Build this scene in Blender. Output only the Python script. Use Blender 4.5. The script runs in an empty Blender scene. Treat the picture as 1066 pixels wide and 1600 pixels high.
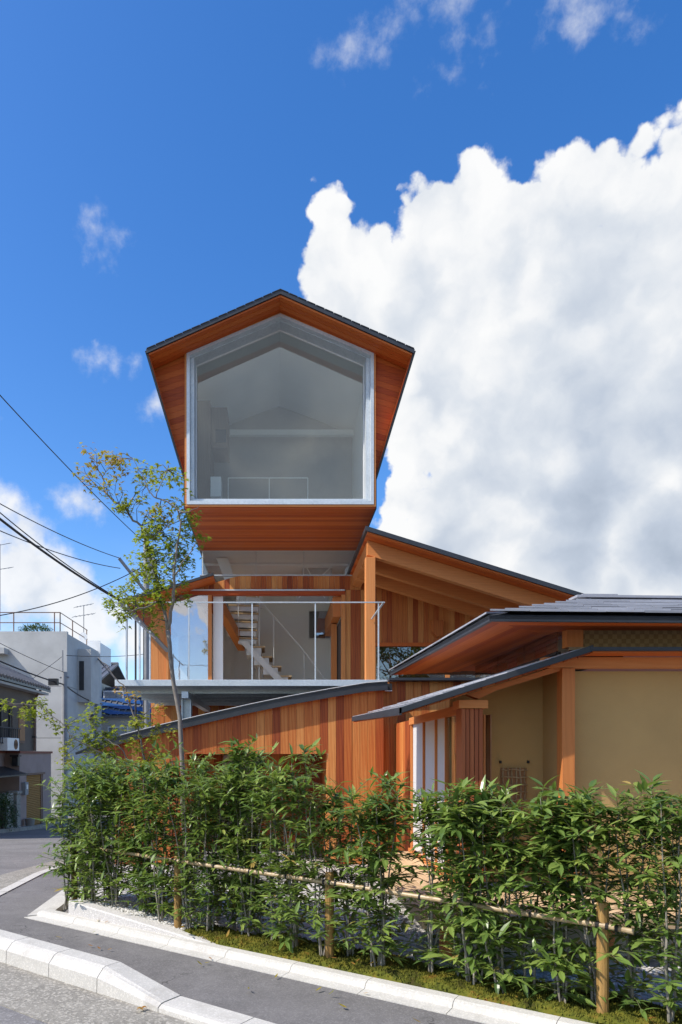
import bpy, math, random
from mathutils import Vector, Matrix, noise
R = math.radians
rnd = random.Random(7)
sc = bpy.context.scene
COL = sc.collection

# ------------------------------------------------------------------ camera, sky, sun, exposure
PX, HZ, F, H = 430.0, 1178.0, 1066.0, 1.6          # optical axis / horizon of the shift lens, focal length, eye height
cam = bpy.data.cameras.new('camera'); camo = bpy.data.objects.new('camera', cam); COL.objects.link(camo)
camo.location = (0, 0, H); camo.rotation_euler = (R(90), 0, 0)
cam.sensor_width = 36; cam.sensor_fit = 'AUTO'; cam.lens = F/1600*36
cam.shift_x = (533-PX)/1600; cam.shift_y = (HZ-800)/1600
cam.clip_start = 0.05; cam.clip_end = 6000
sc.camera = camo
SUN = Vector((-0.86, -0.34, 1.0)).normalized()      # towards the sun
sl = bpy.data.lights.new('sun', 'SUN'); slo = bpy.data.objects.new('sun', sl); COL.objects.link(slo)
sl.energy = 3.5; sl.angle = R(0.53); sl.color = (1.0, 0.94, 0.85)
slo.rotation_euler = SUN.to_track_quat('Z', 'Y').to_euler(); slo.location = (-8, -4, 14)
sc.view_settings.view_transform = 'Standard'; sc.view_settings.look = 'None'
sc.view_settings.exposure = 0.72; sc.view_settings.gamma = 1.0
sc.view_settings.use_curve_mapping = False
sc.render.engine = 'CYCLES'
sc.cycles.max_bounces = 10; sc.cycles.transparent_max_bounces = 24; sc.cycles.diffuse_bounces = 5
sc.cycles.caustics_reflective = False; sc.cycles.caustics_refractive = False
sc.cycles.sample_clamp_indirect = 6

class T:
    """small wrapper round a node tree"""
    def __init__(s, nt): s.nt = nt; nt.nodes.clear()
    def n(s, typ, ins=None, **kw):
        nd = s.nt.nodes.new(typ)
        for k, v in kw.items(): setattr(nd, k, v)
        for k, v in (ins or {}).items(): s.put(nd.inputs[k], v)
        return nd
    def put(s, sock, v):
        if isinstance(v, bpy.types.NodeSocket): s.nt.links.new(v, sock)
        else: sock.default_value = v
    def m(s, op, a, b=0.0, c=0.0, clamp=False):
        nd = s.nt.nodes.new('ShaderNodeMath'); nd.operation = op; nd.use_clamp = clamp
        s.put(nd.inputs[0], a); s.put(nd.inputs[1], b)
        s.put(nd.inputs[2], c)
        return nd.outputs[0]
    def v(s, op, a, b=(0, 0, 0), scale=None):
        nd = s.nt.nodes.new('ShaderNodeVectorMath'); nd.operation = op
        s.put(nd.inputs[0], a); s.put(nd.inputs[1], b)
        if scale is not None: s.put(nd.inputs['Scale'], scale)
        return nd.outputs['Value'] if op in ('DISTANCE', 'DOT_PRODUCT', 'LENGTH') else nd.outputs[0]
    def mix(s, f, a, b, blend='MIX'):
        nd = s.nt.nodes.new('ShaderNodeMix'); nd.data_type = 'RGBA'; nd.blend_type = blend
        s.put(nd.inputs[0], f); s.put(nd.inputs[6], a); s.put(nd.inputs[7], b)
        return nd.outputs[2]
    def step(s, x, a, b):
        nd = s.nt.nodes.new('ShaderNodeMapRange'); nd.interpolation_type = 'SMOOTHSTEP'
        s.put(nd.inputs[0], x); s.put(nd.inputs[1], a); s.put(nd.inputs[2], b)
        return nd.outputs[0]
    def noise(s, vec, scale, detail=4, rough=.5, out=0, dist=0.0):
        nd = s.n('ShaderNodeTexNoise', {'Vector': vec, 'Scale': scale, 'Detail': detail, 'Roughness': rough, 'Distortion': dist})
        return nd.outputs[out]
    def ramp(s, f, stops, interp='LINEAR'):
        nd = s.nt.nodes.new('ShaderNodeValToRGB'); nd.color_ramp.interpolation = interp
        el = nd.color_ramp.elements
        while len(el) < len(stops): el.new(0.5)
        for e, (p, c) in zip(el, stops): e.position = p; e.color = tuple(c) + (1,) if len(c) == 3 else c
        s.put(nd.inputs[0], f); return nd.outputs[0]

def rgb(c): return (c[0], c[1], c[2], 1)

def build_world():
    w = bpy.data.worlds.new('World'); sc.world = w; w.use_nodes = True
    t = T(w.node_tree)
    sky = t.n('ShaderNodeTexSky', sky_type='NISHITA', sun_disc=False)
    sky.sun_elevation = math.asin(SUN.z); sky.sun_rotation = math.atan2(SUN.x, SUN.y) % (2*math.pi)
    sky.air_density = 1.0; sky.dust_density = 0.8; sky.ozone_density = 2.2; sky.altitude = 50
    hs = t.n('ShaderNodeHueSaturation', {'Hue': 0.508, 'Saturation': 1.35, 'Value': .95, 'Fac': 1.0, 'Color': sky.outputs[0]})
    bg_sky = t.n('ShaderNodeBackground', {'Color': hs.outputs[0], 'Strength': 0.15})
    co = t.n('ShaderNodeTexCoord').outputs['Generated']
    nrm = t.v('NORMALIZE', co)
    sep = t.n('ShaderNodeSeparateXYZ', {0: nrm})
    d0 = nrm
    # turbulent offset makes billows
    wob = t.noise(d0, 9.0, 5, .55, out=1)
    wob = t.v('SUBTRACT', wob, (.5, .5, .5))
    d1 = t.v('ADD', d0, t.v('SCALE', wob, scale=0.055))
    wob2 = t.v('SUBTRACT', t.noise(d0, 34.0, 4, .6, out=1), (.5, .5, .5))
    d1 = t.v('ADD', d1, t.v('SCALE', wob2, scale=0.016))
    def direction(px, py, back=False):
        return Vector((px-PX, -F if back else F, HZ-py)).normalized()
    def field(vec, blobs):
        acc = None
        for px, py, r, *back in blobs:
            u, v = (px-PX)/F, (HZ-py)/F
            rr = r/F/(1+u*u+v*v)**.75
            dist = t.v('DISTANCE', vec, tuple(direction(px, py, bool(back))))
            f = t.m('SUBTRACT', rr, dist)
            acc = f if acc is None else t.m('SMOOTH_MAX', acc, f, 0.012)
        return acc
    big = [(715, 710, 60), (690, 735, 50), (1040, 300, 70), (524, 425, 62), (532, 475, 72), (610, 560, 70), (622, 625, 62), (650, 690, 66), (612, 835, 44), (820, 760, 120), (950, 740, 120), (538, 332, 48), (546, 390, 62), (600, 395, 66), (665, 340, 60), (680, 300, 36), (738, 315, 70), (752, 270, 34),
           (800, 330, 60), (850, 340, 70), (930, 320, 80), (985, 265, 55), (1060, 240, 60), (1130, 200, 90), (572, 465, 82),
           (640, 470, 110), (770, 450, 130), (920, 450, 150), (1060, 400, 160), (700, 600, 120), (820, 620, 170),
           (980, 620, 180), (1130, 560, 220), (660, 720, 60), (760, 780, 120), (640, 780, 55), (900, 800, 120), (1040, 850, 130),
           (720, 850, 110), (850, 905, 90), (960, 930, 80), (625, 840, 40), (860, 380, 70), (1200, 760, 180), (880, 890, 110), (1300, 420, 240), (1380, 650, 260),
           (430, 380, 210, 1), (250, 520, 170, 1), (600, 560, 200, 1), (120, 640, 150, 1), (420, 640, 150, 1), (800, 420, 150, 1), (-100, 700, 160, 1), (380, 850, 150, 1), (700, 820, 120, 1), (520, 740, 130, 1), (300, 760, 130, 1), (-300, 300, 200, 1), (1200, 700, 220, 1)]
    low = [(40, 905, 90), (100, 935, 62), (-40, 860, 90), (0, 800, 50), (40, 835, 48), (122, 788, 30), (100, 790, 22), (145, 796, 18),
           (180, 577, 28), (152, 574, 20), (210, 582, 14), (245, 640, 22), (262, 648, 20), (0, 662, 10), (-130, 700, 90), (-220, 900, 150),
           (180, 965, 40), (215, 1010, 50), (130, 985, 60), (-330, 600, 120), (-420, 300, 80)]
    wisp = [(760, 30, 40), (860, 25, 44), (930, 5, 40), (690, 45, 30), (545, 78, 40), (600, 55, 44), (650, 22, 40), (720, 15, 42), (800, 0, 45), (900, -10, 60), (975, 20, 36), (655, 130, 22), (690, 92, 16),
            (160, 385, 34), (175, 415, 26), (140, 365, 20), (20, 180, 16), (8, 272, 14), (766, 152, 12), (1010, -60, 70), (700, -70, 100),
            (300, -260, 140), (-250, -80, 120)]
    fb = field(d1, big); fl = field(d1, low); fw = field(d1, wisp)
    n1 = t.noise(d0, 13.0, 8, .58)
    n2 = t.noise(d0, 40.0, 7, .62)
    nn = t.m('ADD', t.m('MULTIPLY', t.m('SUBTRACT', n1, .5), .062), t.m('MULTIPLY', t.m('SUBTRACT', n2, .5), .032))
    def puff(vec, sc_):
        return t.n('ShaderNodeTexVoronoi', {'Vector': vec, 'Scale': sc_}, feature='F1').outputs['Distance']
    pf = t.m('ADD', t.m('MULTIPLY', t.m('SUBTRACT', .42, puff(d1, 17.0)), .060), t.m('MULTIPLY', t.m('SUBTRACT', .42, puff(d1, 44.0)), .026))
    cb = t.step(t.m('ADD', t.m('ADD', fb, .007), t.m('ADD', t.m('MULTIPLY', nn, .7), pf)), 0.0, 0.013)
    cl = t.m('MULTIPLY', t.step(t.m('ADD', fl, t.m('MULTIPLY', nn, 1.3)), -0.008, 0.038), .93)
    cw = t.m('MULTIPLY', t.step(t.m('ADD', fw, t.m('MULTIPLY', nn, 2.2)), -0.002, 0.060), .62)
    # veil of thin haze low over the roofs
    veil = t.m('MULTIPLY', t.step(sep.outputs[2], 0.34, 0.0), t.m('MULTIPLY', t.step(t.noise(d1, 5.0, 5, .55), .42, .72), .55))
    cover = t.m('MAXIMUM', t.m('MAXIMUM', cb, cl), t.m('MAXIMUM', cw, veil))
    # billow relief inside the clouds: the cloud's own thickness seen against the light
    Ld = Vector((-0.035, 0, 0.05))
    def relief(vec):
        a = t.noise(vec, 7.0, 6, .52); b = t.noise(vec, 19.0, 5, .5)
        return t.m('ADD', t.m('MULTIPLY', a, 1.0), t.m('MULTIPLY', b, .42))
    r0 = relief(d1); r1 = relief(t.v('ADD', d1, tuple(Ld)))
    lit = t.m('MULTIPLY', t.m('SUBTRACT', r0, r1), 2.0)
    thick = t.step(fb, 0.005, 0.075)
    mass = t.step(t.noise(t.v('ADD', d0, (0.35, .2, 0.1)), 3.6, 4, .5), .40, .66)
    low_ = t.step(sep.outputs[2], .62, .30)
    shade = t.m('MULTIPLY', thick, t.m('ADD', .16, t.m('ADD', t.m('MULTIPLY', mass, .36), t.m('MULTIPLY', low_, t.m('ADD', .24, t.m('MULTIPLY', mass, .20))))))
    billow = t.m('MULTIPLY', pf, t.m('SUBTRACT', 5.0, t.m('MULTIPLY', thick, 4.0)))
    tone = t.m('SUBTRACT', t.m('ADD', .97, t.m('ADD', t.m('MULTIPLY', lit, .45), billow)), t.m('MULTIPLY', shade, .85), clamp=True)
    ccol = t.ramp(tone, [(0.0, (.40, .47, .58)), (0.35, (.54, .61, .72)), (0.65, (.72, .77, .84)), (0.88, (.91, .925, .945)), (1.0, (.97, .975, .98))])
    bg_cl = t.n('ShaderNodeBackground', {'Color': ccol, 'Strength': 0.61})
    mixs = t.n('ShaderNodeMixShader', {0: cover, 1: bg_sky.outputs[0], 2: bg_cl.outputs[0]})
    t.n('ShaderNodeOutputWorld', {0: mixs.outputs[0]})
build_world()

# ------------------------------------------------------------------ materials
M = {}
def material(name):
    m = bpy.data.materials.new(name); m.use_nodes = True; M[name] = m
    return T(m.node_tree)
def finish(t, shader): t.n('ShaderNodeOutputMaterial', {0: shader})
def bsdf(t, col, rough=.6, metal=0.0, spec=.4, normal=None, extra=None):
    ins = {'Base Color': col if isinstance(col, bpy.types.NodeSocket) else rgb(col), 'Roughness': rough, 'Metallic': metal, 'Specular IOR Level': spec}
    if normal is not None: ins['Normal'] = normal
    if extra: ins.update(extra)
    return t.n('ShaderNodeBsdfPrincipled', ins).outputs[0]
def pos(t): return t.n('ShaderNodeNewGeometry').outputs['Position']
def bump(t, h, strength=.3, dist=.01):
    return t.n('ShaderNodeBump', {'Height': h, 'Strength': strength, 'Distance': dist}).outputs[0]

def wood(name, axis, stops, rough=.55, grain=1.0, spread=1.0):
    t = material(name)
    g = t.n('ShaderNodeNewGeometry'); oi = t.n('ShaderNodeObjectInfo')
    r = t.m('FRACT', t.m('ADD', oi.outputs['Random'], t.m('MULTIPLY', g.outputs['Random Per Island'], .97)))
    off = t.v('SCALE', (3.7, 5.1, 4.3), scale=t.m('MULTIPLY', r, 40.0))
    p = t.v('ADD', g.outputs['Position'], off)
    k = {'X': (.9, 16, 16), 'Y': (16, .9, 16), 'Z': (16, 16, .9)}[axis]
    ps = t.v('MULTIPLY', p, k)
    n1 = t.noise(ps, 1.2, 5, .6, dist=.8)
    n2 = t.noise(ps, 5.5, 4, .65)
    n3 = t.noise(p, .9, 3, .5)
    wv = t.n('ShaderNodeTexWave', {'Vector': t.v('MULTIPLY', p, {'X': (.35, 9, 9), 'Y': (9, .35, 9), 'Z': (9, 9, .35)}[axis]), 'Scale': 1.6, 'Distortion': 7.0,
                                   'Detail': 3.0, 'Detail Scale': 1.4}, bands_direction='DIAGONAL').outputs['Fac']
    f = t.m('ADD', t.m('MULTIPLY', t.m('SUBTRACT', r, .5), spread), .5)
    f = t.m('ADD', f, t.m('MULTIPLY', t.m('SUBTRACT', n1, .5), .35*grain))
    f = t.m('ADD', f, t.m('MULTIPLY', t.m('SUBTRACT', wv, .5), .16*grain))
    f = t.m('ADD', f, t.m('MULTIPLY', t.m('SUBTRACT', n3, .5), .25), clamp=True)
    c = t.ramp(f, stops)
    c = t.mix(t.m('MULTIPLY', t.step(n2, .52, .75), .35*grain), c, rgb(stops[0][1]), 'MIX')
    finish(t, bsdf(t, c, t.m('ADD', rough-.1, t.m('MULTIPLY', n1, .2)), 0, .35, bump(t, t.m('ADD', n2, n1), .18, .004)))
CED = [(0.0, (.21, .040, .012)), (.3, (.38, .088, .021)), (.6, (.53, .170, .040)), (1.0, (.70, .325, .100))]
CED2 = [(0.0, (.32, .048, .009)), (.4, (.46, .086, .012)), (.7, (.54, .118, .018)), (1.0, (.60, .155, .028))]
wood('cedar_upright', 'Z', CED, spread=.85); wood('cedar_across', 'X', CED2, spread=.75); wood('cedar_deep', 'Y', CED2, spread=.75)
FIR = [(0.0, (.45, .135, .034)), (.5, (.60, .22, .062)), (1.0, (.69, .30, .10))]
wood('fir_upright', 'Z', FIR, spread=.35); wood('fir_across', 'X', FIR, spread=.35); wood('fir_deep', 'Y', FIR, spread=.35)
PALE = [(0.0, (.44, .29, .15)), (.5, (.60, .42, .24)), (1.0, (.70, .52, .32))]
wood('pale_deep', 'Y', PALE, spread=.6); wood('pale_across', 'X', PALE, spread=.6)
GREYW = [(0.0, (.11, .07, .045)), (.5, (.17, .115, .08)), (1.0, (.24, .17, .12))]
wood('cedar_plain', 'Z', [(0.0, (.26, .065, .024)), (.5, (.36, .10, .034)), (1.0, (.45, .14, .048))], spread=.3)
wood('stone_oak', 'Z', GREYW, spread=.5)

def simple(name, col, rough=.6, metal=0.0, spec=.4, var=.12, scale=6.0, bmp=0.0, bscale=60.0):
    t = material(name); p = pos(t)
    n = t.noise(p, scale, 6, .6)
    a = tuple(c*(1-var) for c in col); b = tuple(min(1, c*(1+var)) for c in col)
    c = t.ramp(n, [(.28, a), (.72, b)])
    nr = None
    if bmp: nr = bump(t, t.noise(p, bscale, 5, .6), bmp, .006)
    finish(t, bsdf(t, c, t.m('ADD', rough-.06, t.m('MULTIPLY', n, .12)), metal, spec, nr))
simple('roof_metal', (.030, .034, .042), .42, .0, .5, .18, 9, .05, 30)
simple('white_wall', (.87, .86, .84), .8, var=.03, scale=2)
simple('white_paint', (.78, .78, .77), .45, var=.03)
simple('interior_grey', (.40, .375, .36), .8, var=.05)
simple('dark_room', (.06, .05, .045), .8, var=.1)
simple('plaster', (.47, .31, .13), .9, spec=.15, var=.09, scale=1.4, bmp=.3, bscale=120)
simple('bare_concrete', (.47, .47, .455), .8, var=.14, scale=1.1, bmp=.06, bscale=12)
simple('brown_stucco', (.15, .122, .10), .9, var=.16, scale=1.6, bmp=.25, bscale=40)
simple('pink_stucco', (.34, .26, .235), .9, var=.12, scale=1.4, bmp=.2, bscale=40)
simple('rust_coping', (.22, .075, .05), .7, var=.2)
simple('shutter_ochre', (.33, .17, .04), .7, var=.1)
simple('shutter_brown', (.34, .17, .075), .6, var=.12)
simple('dark_metal', (.03, .03, .032), .5, var=.2)
simple('rust_metal', (.20, .12, .085), .7, var=.25, scale=14)
simple('roof_tile', (.11, .112, .12), .42, spec=.5, var=.3, scale=5)
simple('blue_tarp', (.010, .060, .19), .45, spec=.5, var=.3, scale=3)
simple('plastic_white', (.74, .75, .74), .4, var=.04)
simple('pole_grey', (.28, .285, .29), .65, var=.15, scale=4)
simple('cable_black', (.02, .02, .022), .5, var=.1)
simple('cable_sleeve', (.25, .25, .25), .6, var=.1)
simple('rope_black', (.015, .013, .012), .8, var=.2)
simple('old_stone', (.30, .285, .25), .9, var=.3, scale=9, bmp=.5, bscale=40)
simple('slab_stone', (.40, .385, .36), .85, var=.15, scale=7, bmp=.2, bscale=90)
simple('footing_plaster', (.58, .545, .48), .9, var=.12, scale=5, bmp=.2, bscale=70)
simple('far_wall', (.45, .44, .41), .8, var=.1, scale=.8)
simple('far_wall_cream', (.55, .50, .40), .8, var=.1, scale=.8)
simple('pot_clay', (.30, .27, .23), .8, var=.15)
simple('shoji_paper', (.58, .57, .56), .85, var=.03, scale=12)
simple('sleeve_yellow', (.55, .48, .20), .6)

t = material('galvanised'); p = pos(t)
vo = t.n('ShaderNodeTexVoronoi', {'Vector': p, 'Scale': 42.0}).outputs['Color']
n = t.noise(p, 3.0, 5, .6)
c = t.mix(.5, t.ramp(t.n('ShaderNodeSeparateColor', {0: vo}).outputs[0], [(0, (.50, .55, .58)), (1, (.66, .71, .74))]), t.ramp(n, [(.3, (.48, .53, .56)), (.7, (.68, .72, .745))]))
finish(t, bsdf(t, c, .45, .35, .5))

t = material('window_glass')
lw = t.n('ShaderNodeLayerWeight', {'Blend': .5}).outputs['Facing']
fr = t.m('ADD', .10, t.m('MULTIPLY', t.m('POWER', lw, 4.0), .9), clamp=True)
mx = t.n('ShaderNodeMixShader', {0: fr, 1: t.n('ShaderNodeBsdfTransparent', {'Color': (.90, .93, .92, 1)}).outputs[0],
                                2: t.n('ShaderNodeBsdfGlossy', {'Color': (1, 1, 1, 1), 'Roughness': .006}).outputs[0]})
finish(t, mx.outputs[0])
t = material('tinted_glass')
lw = t.n('ShaderNodeLayerWeight', {'Blend': .5}).outputs['Facing']
fr = t.m('ADD', .17, t.m('MULTIPLY', t.m('POWER', lw, 4.0), .7), clamp=True)
mx = t.n('ShaderNodeMixShader', {0: fr, 1: t.n('ShaderNodeBsdfTransparent', {'Color': (.70, .68, .64, 1)}).outputs[0],
                                2: t.n('ShaderNodeBsdfGlossy', {'Color': (1, 1, 1, 1), 'Roughness': .01}).outputs[0]})
finish(t, mx.outputs[0])
t = material('mirror_glass')      # coated pane that shows more of the sky than the room
lw = t.n('ShaderNodeLayerWeight', {'Blend': .5}).outputs['Facing']
fr = t.m('ADD', .36, t.m('MULTIPLY', t.m('POWER', lw, 4.0), .6), clamp=True)
nb = bump(t, t.noise(pos(t), 2.6, 2, .5), .03, .05)
mx = t.n('ShaderNodeMixShader', {0: fr, 1: t.n('ShaderNodeBsdfTransparent', {'Color': (.80, .82, .84, 1)}).outputs[0],
                                2: t.n('ShaderNodeBsdfGlossy', {'Color': (.9, .9, .95, 1), 'Roughness': .012, 'Normal': nb}).outputs[0]})
finish(t, mx.outputs[0])

def ground_mat(name, base, speck, sscale, var=.18, stain=None, rough=.9, bstr=.35, wear=False):
    t = material(name); p = pos(t)
    big_ = t.noise(p, .9, 5, .6); mid = t.noise(p, 9, 5, .65); fine = t.noise(p, sscale, 3, .7)
    vo = t.n('ShaderNodeTexVoronoi', {'Vector': p, 'Scale': sscale*.8}).outputs['Color']
    rv = t.n('ShaderNodeSeparateColor', {0: vo}).outputs[0]
    a = tuple(c*(1-var) for c in base); b = tuple(min(1, c*(1+var)) for c in base)
    c = t.ramp(t.m('ADD', t.m('MULTIPLY', big_, .55), t.m('MULTIPLY', mid, .45)), [(.35, a), (.65, b)])
    c = t.mix(t.m('MULTIPLY', t.step(rv, .55, 1.0), speck), c, rgb(tuple(min(1, x*1.9) for x in base)))
    c = t.mix(t.m('MULTIPLY', t.step(fine, .55, .7), speck), c, rgb(tuple(x*.45 for x in base)))
    if wear:
        cr = t.n('ShaderNodeTexVoronoi', {'Vector': t.v('ADD', p, t.v('SCALE', t.noise(p, 3.0, 4, .6, out=1), scale=.5)), 'Scale': .75}, feature='DISTANCE_TO_EDGE').outputs['Distance']
        ck_ = t.m('MULTIPLY', t.step(cr, .006, .002), t.step(t.noise(p, 1.1, 2, .5), .50, .58))
        c = t.mix(t.m('MULTIPLY', ck_, .7), c, rgb(tuple(x*.35 for x in base)))
        c = t.mix(t.m('MULTIPLY', t.step(t.noise(t.v('MULTIPLY', p, (1.0, 1.6, 1)), .55, 5, .6), .50, .62), .30), c, rgb(tuple(x*.62 for x in base)))
        c = t.mix(t.m('MULTIPLY', t.step(t.noise(p, 5.5, 3, .5), .66, .72), .35), c, rgb(tuple(x*.55 for x in base)))
    if stain:
        st = t.step(t.noise(t.v('MULTIPLY', p, (1, 1, 1)), 2.3, 6, .7), .54, .70)
        c = t.mix(t.m('MULTIPLY', st, .6), c, rgb(stain))
    finish(t, bsdf(t, c, rough, 0, .3, bump(t, t.m('ADD', fine, t.m('MULTIPLY', rv, .5)), bstr, .005)))
ground_mat('road_asphalt', (.17, .162, .157), .55, 110, .22, wear=True, bstr=.5)
ground_mat('walk_asphalt', (.150, .142, .138), .40, 150, .18, stain=(.205, .195, .187), bstr=.3, wear=True)
ground_mat('gutter_concrete', (.245, .228, .195), .70, 85, .30, stain=(.15, .135, .11), bstr=.8)
ground_mat('kerb_concrete', (.475, .455, .415), .24, 160, .09, stain=(.36, .335, .295), bstr=.2)
ground_mat('granite', (.47, .45, .425), .42, 170, .06, bstr=.2)
ground_mat('gravel_bed', (.40, .385, .36), .6, 60, .15, bstr=.8)
ground_mat('soil', (.10, .085, .05), .4, 70, .3, bstr=.8)
simple('gravel_stone', (.54, .525, .50), .8, var=.14, scale=30)

t = material('moss'); p = pos(t)
at = t.n('ShaderNodeAttribute', attribute_name='tone').outputs['Fac']
n = t.noise(p, 4.5, 5, .65); n2 = t.noise(p, 38, 4, .6)
c = t.ramp(t.m('ADD', t.m('MULTIPLY', n, .7), t.m('MULTIPLY', n2, .3)), [(.36, (.050, .036, .016)), (.43, (.045, .050, .010)), (.48, (.085, .095, .014)), (.55, (.13, .12, .018)), (.64, (.17, .075, .018))])
finish(t, bsdf(t, t.mix(t.m('MULTIPLY', at, .6), c, (.16, .15, .025, 1)), .95, 0, .1, bump(t, n2, .8, .01)))

def leaf_mat(name, stops, rough=.35, trans=.3, spec=.5):
    t = material(name)
    at = t.n('ShaderNodeAttribute', attribute_name='tone').outputs['Fac']
    c = t.ramp(at, stops)
    p = bsdf(t, c, rough, 0, spec)
    tc = t.mix(.5, c, (.30, .42, .03, 1), 'MIX')
    tr = t.n('ShaderNodeBsdfTranslucent', {'Color': tc}).outputs[0]
    finish(t, t.n('ShaderNodeMixShader', {0: trans, 1: p, 2: tr}).outputs[0])
leaf_mat('hedge_leaf', [(0, (.075, .135, .034)), (.35, (.16, .245, .056)), (.7, (.26, .34, .078)), (.90, (.30, .37, .085)), (.97, (.37, .39, .10)), (1, (.42, .29, .09))], .33, .36, .6)
leaf_mat('maple_leaf', [(0, (.20, .26, .030)), (.40, (.31, .35, .036)), (.62, (.34, .34, .04)), (.80, (.46, .29, .055)), (1, (.43, .16, .06))], .5, .5, .3)
leaf_mat('bush_leaf', [(0, (.018, .045, .014)), (1, (.05, .10, .03))], .4, .2)
simple('bark', (.20, .175, .15), .9, var=.3, scale=22, bmp=.5, bscale=70)
simple('hedge_stem', (.25, .225, .185), .85, var=.28, scale=30, bmp=.4, bscale=90)
simple('green_twig', (.11, .12, .05), .7, var=.2)
simple('twig_dark', (.085, .065, .055), .8, var=.2)
t = material('bamboo'); p = pos(t)
n = t.noise(t.v('MULTIPLY', p, (6, 6, 2)), 4, 5, .6)
finish(t, bsdf(t, t.ramp(n, [(.3, (.24, .155, .072)), (.55, (.37, .27, .15)), (.75, (.46, .365, .23))]), .42, 0, .45, bump(t, n, .1, .003)))
t = material('fence_post'); p = pos(t)
n = t.noise(t.v('MULTIPLY', p, (40, 40, 3)), 1.4, 6, .65)
finish(t, bsdf(t, t.ramp(n, [(.3, (.20, .11, .032)), (.6, (.34, .20, .065)), (.8, (.42, .27, .10))]), .6, 0, .3, bump(t, n, .35, .005)))
t = material('woven_bamboo'); p = pos(t)
ck = t.n('ShaderNodeTexChecker', {'Vector': t.v('ADD', p, (.013, .0, .011)), 'Scale': 26.0}).outputs['Fac']
n = t.noise(p, 20, 4, .6)
finish(t, bsdf(t, t.mix(t.m('MULTIPLY', t.m('ADD', ck, n), .5), (.22, .14, .06, 1), (.42, .30, .14, 1)), .7, 0, .2, bump(t, ck, .5, .01)))
t = material('slate'); p = pos(t)
g = t.n('ShaderNodeNewGeometry').outputs['Random Per Island']
n = t.noise(p, 14, 5, .6)
c = t.ramp(t.m('ADD', t.m('MULTIPLY', g, .6), t.m('MULTIPLY', n, .4)), [(.1, (.22, .225, .25)), (.9, (.42, .425, .46))])
finish(t, bsdf(t, c, t.m('ADD', .12, t.m('MULTIPLY', n, .16)), 0, .8, bump(t, n, .15, .004)))

# ------------------------------------------------------------------ mesh helpers
WL = {}
def P(px, py, Y): return Vector(((px-PX)/F*Y, Y, H+(HZ-py)/F*Y))
def S(Y): return F/Y

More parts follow.
